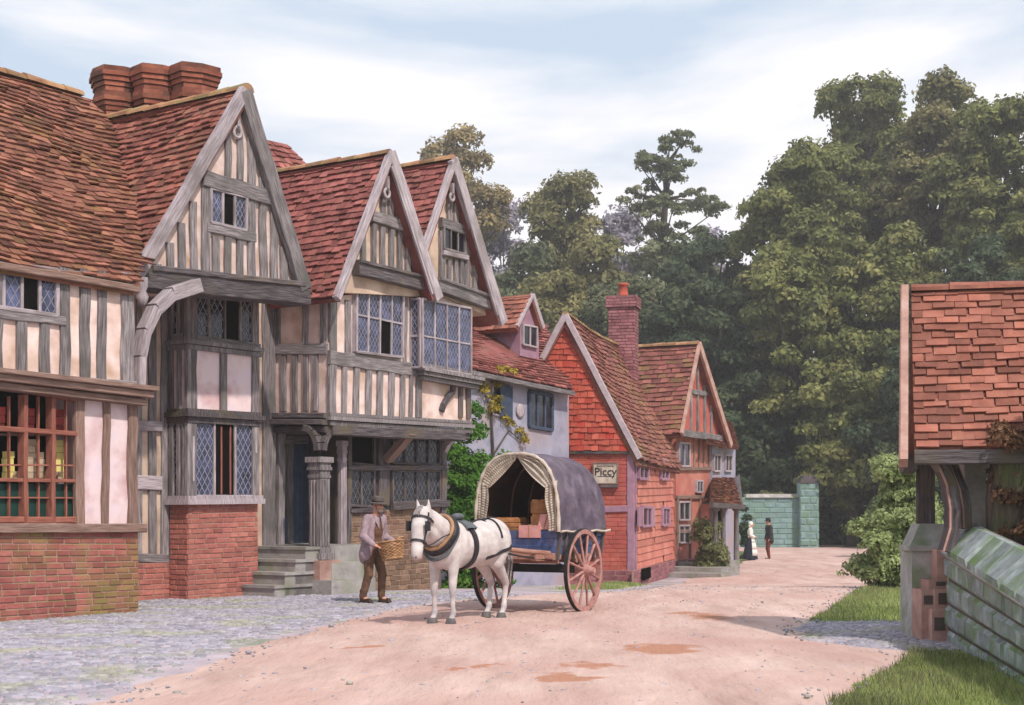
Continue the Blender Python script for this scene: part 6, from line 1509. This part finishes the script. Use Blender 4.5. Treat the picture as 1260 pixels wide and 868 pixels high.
m_ = MB(); m_.box(K(.28, 0, .99), cf*.26, cl_*.5, V(0, 0, .165)); m_.build('load_platform', 'oakdark', ct)
pq = thing('parcel', 'pink wrapped parcel lying flat over the blue front board of the cart', 'parcel', K(.53, .22, 1.2), 'parcels on the cart front')
m_ = MB(); m_.box(K(.54, .18, 1.17), cf*.08, cl_*.17, V(0, 0, .09)); m_.build('wrapping', 'parcel', pq); m_ = MB(); m_.tube([K(.625, .18, 1.075), K(.625, .18, 1.265), K(.46, .18, 1.265)], .006, 5); m_.build('string', 'tan', pq)
pq = thing('parcel', 'taller pink parcel leaning against the right curtain of the cart', 'parcel', K(.53, .42, 1.2), 'parcels on the cart front')
m_ = MB(); m_.prism([K(.6, .3, 1.2), K(.6, .5, 1.2), K(.58, .58, 1.42), K(.58, .34, 1.42)], -cf*.12); m_.build('wrapping', 'parcel', pq); m_ = MB(); m_.tube([K(.608, .4, 1.2), K(.59, .46, 1.425), K(.47, .46, 1.425)], .006, 5); m_.build('string', 'tan', pq)

# ================================================================ people
def person(name, label, x, y, deg, hgt, spec):
    """spec: dict of clothing; local frame x forward, y left, z up in units of 1.75 m body"""
    f, l, o = frame(x, y, deg, gz(y)); k = hgt/1.75; lean = spec.get('lean', 0)
    def Q(px, py, pz):
        hx = px+max(0, pz-.9)*lean; return o+f*hx*k+l*py*k+V(0, 0, pz*k)
    rt = Matrix((f, l, V(0, 0, 1))).transposed()
    t = thing('person', label, 'person', o); P_ = {}
    feet = spec.get('feet', ((.05, .12), (-.05, -.12)))
    hip = [(-.01, .09, .9), (-.01, -.09, .9)]; knee = [((feet[i][0]+.0)/2+.05, feet[i][1]*.95, .5) for i in (0, 1)]; ank = [(feet[i][0]-.02, feet[i][1], .09) for i in (0, 1)]
    sh = [(0, .19, 1.41), (0, -.19, 1.41)]; el = spec.get('elbow', [(-.02, .26, 1.13), (-.02, -.26, 1.13)]); wr = spec.get('wrist', [(.06, .25, .9), (.06, -.25, .9)])
    hand = spec.get('hand', [(.09, .245, .83), (.09, -.245, .83)])
    def limb(b_, a, ra, c, rc): b_.capsule(Q(*a), ra*k, Q(*c), rc*k)
    hx = spec.get('headx', .03)
    b_ = MB()
    b_.ell(Q(hx, 0, 1.625), (.092*k, .075*k, .115*k), rt, 14, 12); limb(b_, (hx+.02, 0, 1.57), .06, (hx+.035, 0, 1.55), .055); limb(b_, (hx+.09, 0, 1.64), .012, (hx+.105, 0, 1.6), .016)
    limb(b_, (hx-.02, 0, 1.56), .058, (0, 0, 1.42), .065); 
    for s in (1, -1): b_.ell(Q(hx, .077*s, 1.62), (.02*k, .012*k, .032*k), rt, 8, 6)
    b_.ell(Q(0, 0, 1.25), (.11*k, .17*k, .22*k), rt); b_.ell(Q(0, 0, 1.0), (.11*k, .15*k, .17*k), rt)
    for i in (0, 1):
        limb(b_, hip[i], .085, knee[i], .055); limb(b_, knee[i], .055, ank[i], .038); limb(b_, ank[i], .038, (feet[i][0]+.12, feet[i][1], .04), .032)
        limb(b_, sh[i], .055, el[i], .04); limb(b_, el[i], .038, wr[i], .028)
        h0, h1 = Vector(wr[i]), Vector(hand[i]); limb(b_, wr[i], .027, tuple(lerp(h0, h1, .7)), .033)
        d = (h1-h0).normalized(); curl = Vector(spec.get('curl', (.2, 0, -1))).normalized(); sd2 = d.cross(curl)
        sd2 = sd2.normalized() if sd2.length > .1 else Vector((1, 0, 0))
        for q in range(4):
            a = h1+sd2*(.019*(q-1.5)); ln = (.04, .048, .045, .034)[q]; m1 = a+d*ln; limb(b_, tuple(a), .0125, tuple(m1), .011); limb(b_, tuple(m1), .011, tuple(m1+(d*.4+curl*.6)*ln*.8), .009)
        a = lerp(h0, h1, .5)+sd2*(-.03); limb(b_, tuple(a), .013, tuple(a+(d*.7-sd2*.6).normalized()*.05), .01)
    flesh(b_, 'body', 'skin', t, .011*k, 3)
    vx = .014*k
    if 'trousers' in spec:
        b_ = MB(); b_.ell(Q(-.01, 0, .93), (.125*k, .165*k, .14*k), rt)
        for i in (0, 1):
            limb(b_, hip[i], .105, knee[i], .078); limb(b_, knee[i], .076, (ank[i][0], ank[i][1], .11), .064)
            b_.ell(Q(knee[i][0]+.02, knee[i][1], .47), (.07*k, .07*k, .05*k), rt)
        flesh(b_, 'trousers', spec['trousers'], t, vx, 4)
    if 'boots' in spec:
        for i in (0, 1):
            b_ = MB(); limb(b_, (ank[i][0], ank[i][1], .2), .055, (ank[i][0], ank[i][1], .06), .05); limb(b_, (feet[i][0]-.03, feet[i][1], .045), .045, (feet[i][0]+.13, feet[i][1]*1.05, .042), .042); b_.box(Q(feet[i][0]+.05, feet[i][1], .012), f*.13*k, l*.045*k, V(0, 0, .012*k))
            flesh(b_, 'boot', spec['boots'], t, .012*k, 2)
    if 'waistcoat' in spec:
        b_ = MB(); b_.ell(Q(.015, 0, 1.24), (.135*k, .165*k, .22*k), rt); b_.ell(Q(.02, 0, 1.03), (.13*k, .16*k, .14*k), rt); flesh(b_, 'waistcoat', spec['waistcoat'], t, vx, 4)
    if 'shirt' in spec:
        b_ = MB(); b_.ell(Q(.0, 0, 1.26), (.135*k, .185*k, .22*k), rt); b_.ell(Q(0, 0, 1.05), (.11*k, .14*k, .14*k), rt)
        for i in (0, 1): limb(b_, sh[i], .075, el[i], .058); limb(b_, el[i], .056, wr[i], .036)
        limb(b_, (0, 0, 1.4), .08, (.01, 0, 1.47), .065); flesh(b_, 'blouse', spec['shirt'], t, vx, 4)
    if 'coat' in spec:
        b_ = MB(); op = .05
        b_.ell(Q(-.03, 0, 1.27), (.135*k, .205*k, .22*k), rt); L_ = spec.get('coatlen', .78)
        for s in (1, -1):
            b_.capsule(Q(-.01, .11*s, 1.35), .115*k, Q(-.02, .13*s, 1.0), .115*k); b_.capsule(Q(-.02, .13*s, 1.0), .11*k, Q(-.04+.0, .15*s, L_), .12*k)
        b_.capsule(Q(-.06, 0, 1.1), .13*k, Q(-.09*spec.get('flare', 1), 0, L_-.06), .13*k); b_.capsule(Q(-.08, .12, L_-.04), .1*k, Q(-.08, -.12, L_-.04), .1*k)
        for i in (0, 1): limb(b_, sh[i], .088, el[i], .07); limb(b_, el[i], .068, wr[i], .05)
        b_.capsule(Q(-.02, .07, 1.45), .05*k, Q(-.02, -.07, 1.45), .05*k)
        flesh(b_, 'coat', spec['coat'], t, vx, 4)
    if 'collar' in spec:
        b_ = MB()
        for s in (1, -1): b_.prism([Q(.10, .02*s, 1.43), Q(.135, .05*s, 1.25), Q(.11, .12*s, 1.36), Q(.04, .1*s, 1.47)], f*.012)
        b_.build('lapel', spec['collar'], t)
    if 'skirt' in spec:
        b_ = MB(); n_ = 40; prev = None
        for z, r1 in ((1.04, .12), (1.0, .15), (.8, .21), (.5, .27), (.2, .31), (.06, .33)):
            ring = [Q(r1*math.cos(a)*(1+.06*math.sin(a*9)*(1.05-z)), r1*math.sin(a)*(1+.06*math.sin(a*9)*(1.05-z)), z) for a in [2*math.pi*j/n_ for j in range(n_)]]
            if prev:
                for j in range(n_): b_.face([prev[j], prev[(j+1) % n_], ring[(j+1) % n_], ring[j]], tint=.5, smooth=True)
            else: b_.face(ring)
            prev = ring
        b_.face(prev[::-1]); b_.build('skirt', spec['skirt'], t)
        b_ = MB(); prev = None
        for z, r1 in ((1.05, .135), (1.0, .165), (.8, .225), (.5, .285), (.22, .322)):
            ring = [Q(r1*math.cos(a)*(1+.05*math.sin(a*9)*(1.05-z)), r1*math.sin(a)*(1+.05*math.sin(a*9)*(1.05-z)), z) for a in [-1.15+2.3*j/20 for j in range(21)]]
            if prev:
                for j in range(20): b_.face([prev[j], prev[j+1], ring[j+1], ring[j]], tint=.5, smooth=True)
            prev = ring
        ap_ = b_.build('apron', 'whitecloth', t); bake(ap_, [('SOLIDIFY', dict(thickness=.015))])
    if 'hat' in spec:
        b_ = MB(); c0 = Q(hx, 0, 1.675); axh = (V(0, 0, 1)+f*.0).normalized()
        b_.lathe(c0, [(.085*k, .0), (.15*k, -.012), (.155*k, .0), (.15*k, .008), (.1*k, .014), (.098*k, .06), (.09*k, .1), (.06*k, .115), (.02, .105)], 24, axis=(V(0, 0, 1)+f*.12)); 
        ho_ = b_.build('hat', spec['hat'], t); b_ = MB(); b_.lathe(c0+V(0, 0, .016), [(.101*k, 0), (.102*k, .026)], 24, axis=(V(0, 0, 1)+f*.12)); b_.build('hat_band', 'boot', ho_)
    if 'cap' in spec:
        b_ = MB(); b_.ell(Q(hx-.02, 0, 1.65), (.11*k, .1*k, .115*k), rt); b_.ell(Q(hx-.07, 0, 1.56), (.06*k, .08*k, .08*k), rt); flesh(b_, 'bonnet', spec['cap'], t, vx, 2)
    b_ = MB()
    for s in (1, -1): b_.ell(Q(hx+.082, .032*s, 1.635), (.01*k, .013*k, .008*k), rt, 8, 6)
    b_.build('eye', 'boot', t)
    b_ = MB(); b_.capsule(Q(hx+.092, .022, 1.563), .005*k, Q(hx+.092, -.022, 1.563), .005*k, 6); b_.build('mouth', 'goodsred', t)
    if 'beard' in spec:
        b_ = MB(); b_.ell(Q(hx+.05, 0, 1.545), (.052*k, .062*k, .055*k), rt); 
        for s in (1, -1): b_.capsule(Q(hx+.01, .072*s, 1.63), .018*k, Q(hx+.03, .06*s, 1.56), .022*k)
        b_.capsule(Q(hx+.09, .03, 1.58), .009*k, Q(hx+.09, -.03, 1.58), .009*k)
        flesh(b_, 'beard', spec['beard'], t, .009*k, 2)
    elif 'hair' in spec:
        b_ = MB(); b_.ell(Q(hx-.02, 0, 1.645), (.088*k, .082*k, .108*k), rt); b_.build('hair', spec['hair'], t)
    return t, Q, f, l
mx_, my_ = -2.27, 23.6
carrier, QM, fm, lm = person('person', 'man in a mauve coat and felt hat carrying a wicker basket beside the horse', mx_, my_, -58, 1.70,
    dict(lean=.08, headx=.05, feet=((.10, .13), (-.10, -.12)), trousers='trous', boots='boot', waistcoat='waist', coat='coat', coatlen=.82, flare=1.5, collar='coat', hat='hat', beard='beard',
         elbow=[(.0, .29, 1.12), (.0, -.29, 1.12)], wrist=[(.25, .25, 1.02), (.22, -.27, .98)], hand=[(.32, .235, 1.0), (.29, -.26, .96)], curl=(.2, 0, -1)))
bk_ = thing('wicker_basket', 'round wicker basket held in front of the man in the mauve coat', 'basket', QM(.45, 0, .7), None)
m_ = MB(); bc = QM(.44, -.02, .7); upb = (V(0, 0, 1)-fm*.18).normalized(); q_ = upb.to_track_quat('Z', 'Y').to_matrix()
n_ = 56; nr = 12
def bpt(a, t, off=0):
    r1 = lerp(.15, .205, t)+off; return bc+q_ @ V(math.cos(a)*r1*1.08, math.sin(a)*r1*1.08, .05+.27*t)
for i in range(nr):
    t0, t1 = i/nr, (i+1)/nr; g0 = []; 
    for j in range(n_):
        a0, a1 = 2*math.pi*j/n_, 2*math.pi*(j+1)/n_; s0 = .008*(1 if (j//2+i) % 2 else -1); s1 = .008*(1 if ((j+1)//2+i) % 2 else -1)
        tm = (t0+t1)/2
        m_.face([bpt(a0, t0), bpt(a1, t0), bpt(a1, tm, s1+.006), bpt(a0, tm, s0+.006)], tint=(i*.37+j*.13) % 1, smooth=False); m_.face([bpt(a0, tm, s0+.006), bpt(a1, tm, s1+.006), bpt(a1, t1), bpt(a0, t1)], tint=(i*.37+j*.13+.2) % 1)
m_.face([bpt(2*math.pi*j/n_, 0) for j in range(n_)][::-1]); m_.build('basket_weave', 'wicker', bk_)
m_ = MB(); m_.tube([bpt(2*math.pi*j/32, 1) for j in range(33)], .017, 7, False); m_.tube([bpt(2*math.pi*j/32, 0) for j in range(33)], .014, 7, False); m_.build('rim', 'wicker', bk_)
m_ = MB()
for s in (1, -1): m_.tube([bpt(s*1.57-.35, 1), bpt(s*1.57-.2, 1, .02)+upb*.05, bpt(s*1.57+.2, 1, .02)+upb*.05, bpt(s*1.57+.35, 1)], .011, 6)
m_.build('basket_handle', 'wicker', bk_)
m_ = MB(); m_.face([bpt(2*math.pi*j/32, .8, -.012) for j in range(32)]); m_.build('basket_content', 'whitecloth', bk_)
xw, yw_ = gp(923, 690); person('person', 'woman in a white bonnet and apron over a dark skirt by the far porch', xw, yw_, -75, 1.62, dict(lean=.03, shirt='whitecloth', skirt='navy', cap='whitecloth', boots='boot', elbow=[(.03, .24, 1.15), (.03, -.24, 1.15)], wrist=[(.2, .15, 1.06), (.2, -.15, 1.06)], hand=[(.25, .1, 1.05), (.25, -.1, 1.05)]))
xm, ym = gp(946, 689); person('person', 'distant man in a dark jacket, dark hat and rust brown trousers facing the woman', xm, ym, 80, 1.74, dict(coat='darkjacket', coatlen=.85, trousers='rust', boots='boot', hat='navy', hair='boot', waistcoat='darkjacket', collar='darkjacket', feet=((.04, .09), (-.03, -.09))))
# stone trough / tub by the clipped shrub
x, y = gp(858, 707); tb = thing('wooden_tub', 'small dark wooden tub standing under the clipped grey green shrub', 'tub', V(x, y, gz(y)))
m_ = MB(); m_.lathe(V(x, y, gz(y)), [(.24, 0), (.3, .42), (.3, .45), (.26, .45), (.25, .38)], 18); o = m_.build('staves', 'oakdark', tb); m_ = MB()
for z in (.08, .34): m_.lathe(V(x, y, gz(y)+z), [(.262+z*.13, 0), (.268+z*.13, .04)], 18)
m_.build('iron_hoop', 'iron', tb)

# ================================================================ haze
b = MB(); b.prism([V(-520, -45, -2), V(520, -45, -2), V(520, 660, -2), V(-520, 660, -2)], V(0, 0, 62)); hz_ = bpy.data.materials.new('haze_air'); hz_.use_nodes = True
MT['haze'] = hz_; t_ = hz_.node_tree; t_.nodes.remove(t_.nodes['Principled BSDF']); pv = t_.nodes.new('ShaderNodeVolumePrincipled'); pv.inputs['Density'].default_value = .001; pv.inputs['Color'].default_value = (.96, .93, .95, 1); pv.inputs['Anisotropy'].default_value = .2
t_.links.new(pv.outputs[0], t_.nodes['Material Output'].inputs['Volume']); o = b.build('haze', 'haze', None); o['kind'] = 'stuff'; tag(o, 'thin pale haze filling the air over the village street', 'haze')
for o in bpy.data.objects:
    if '_b' in o: del o['_b']
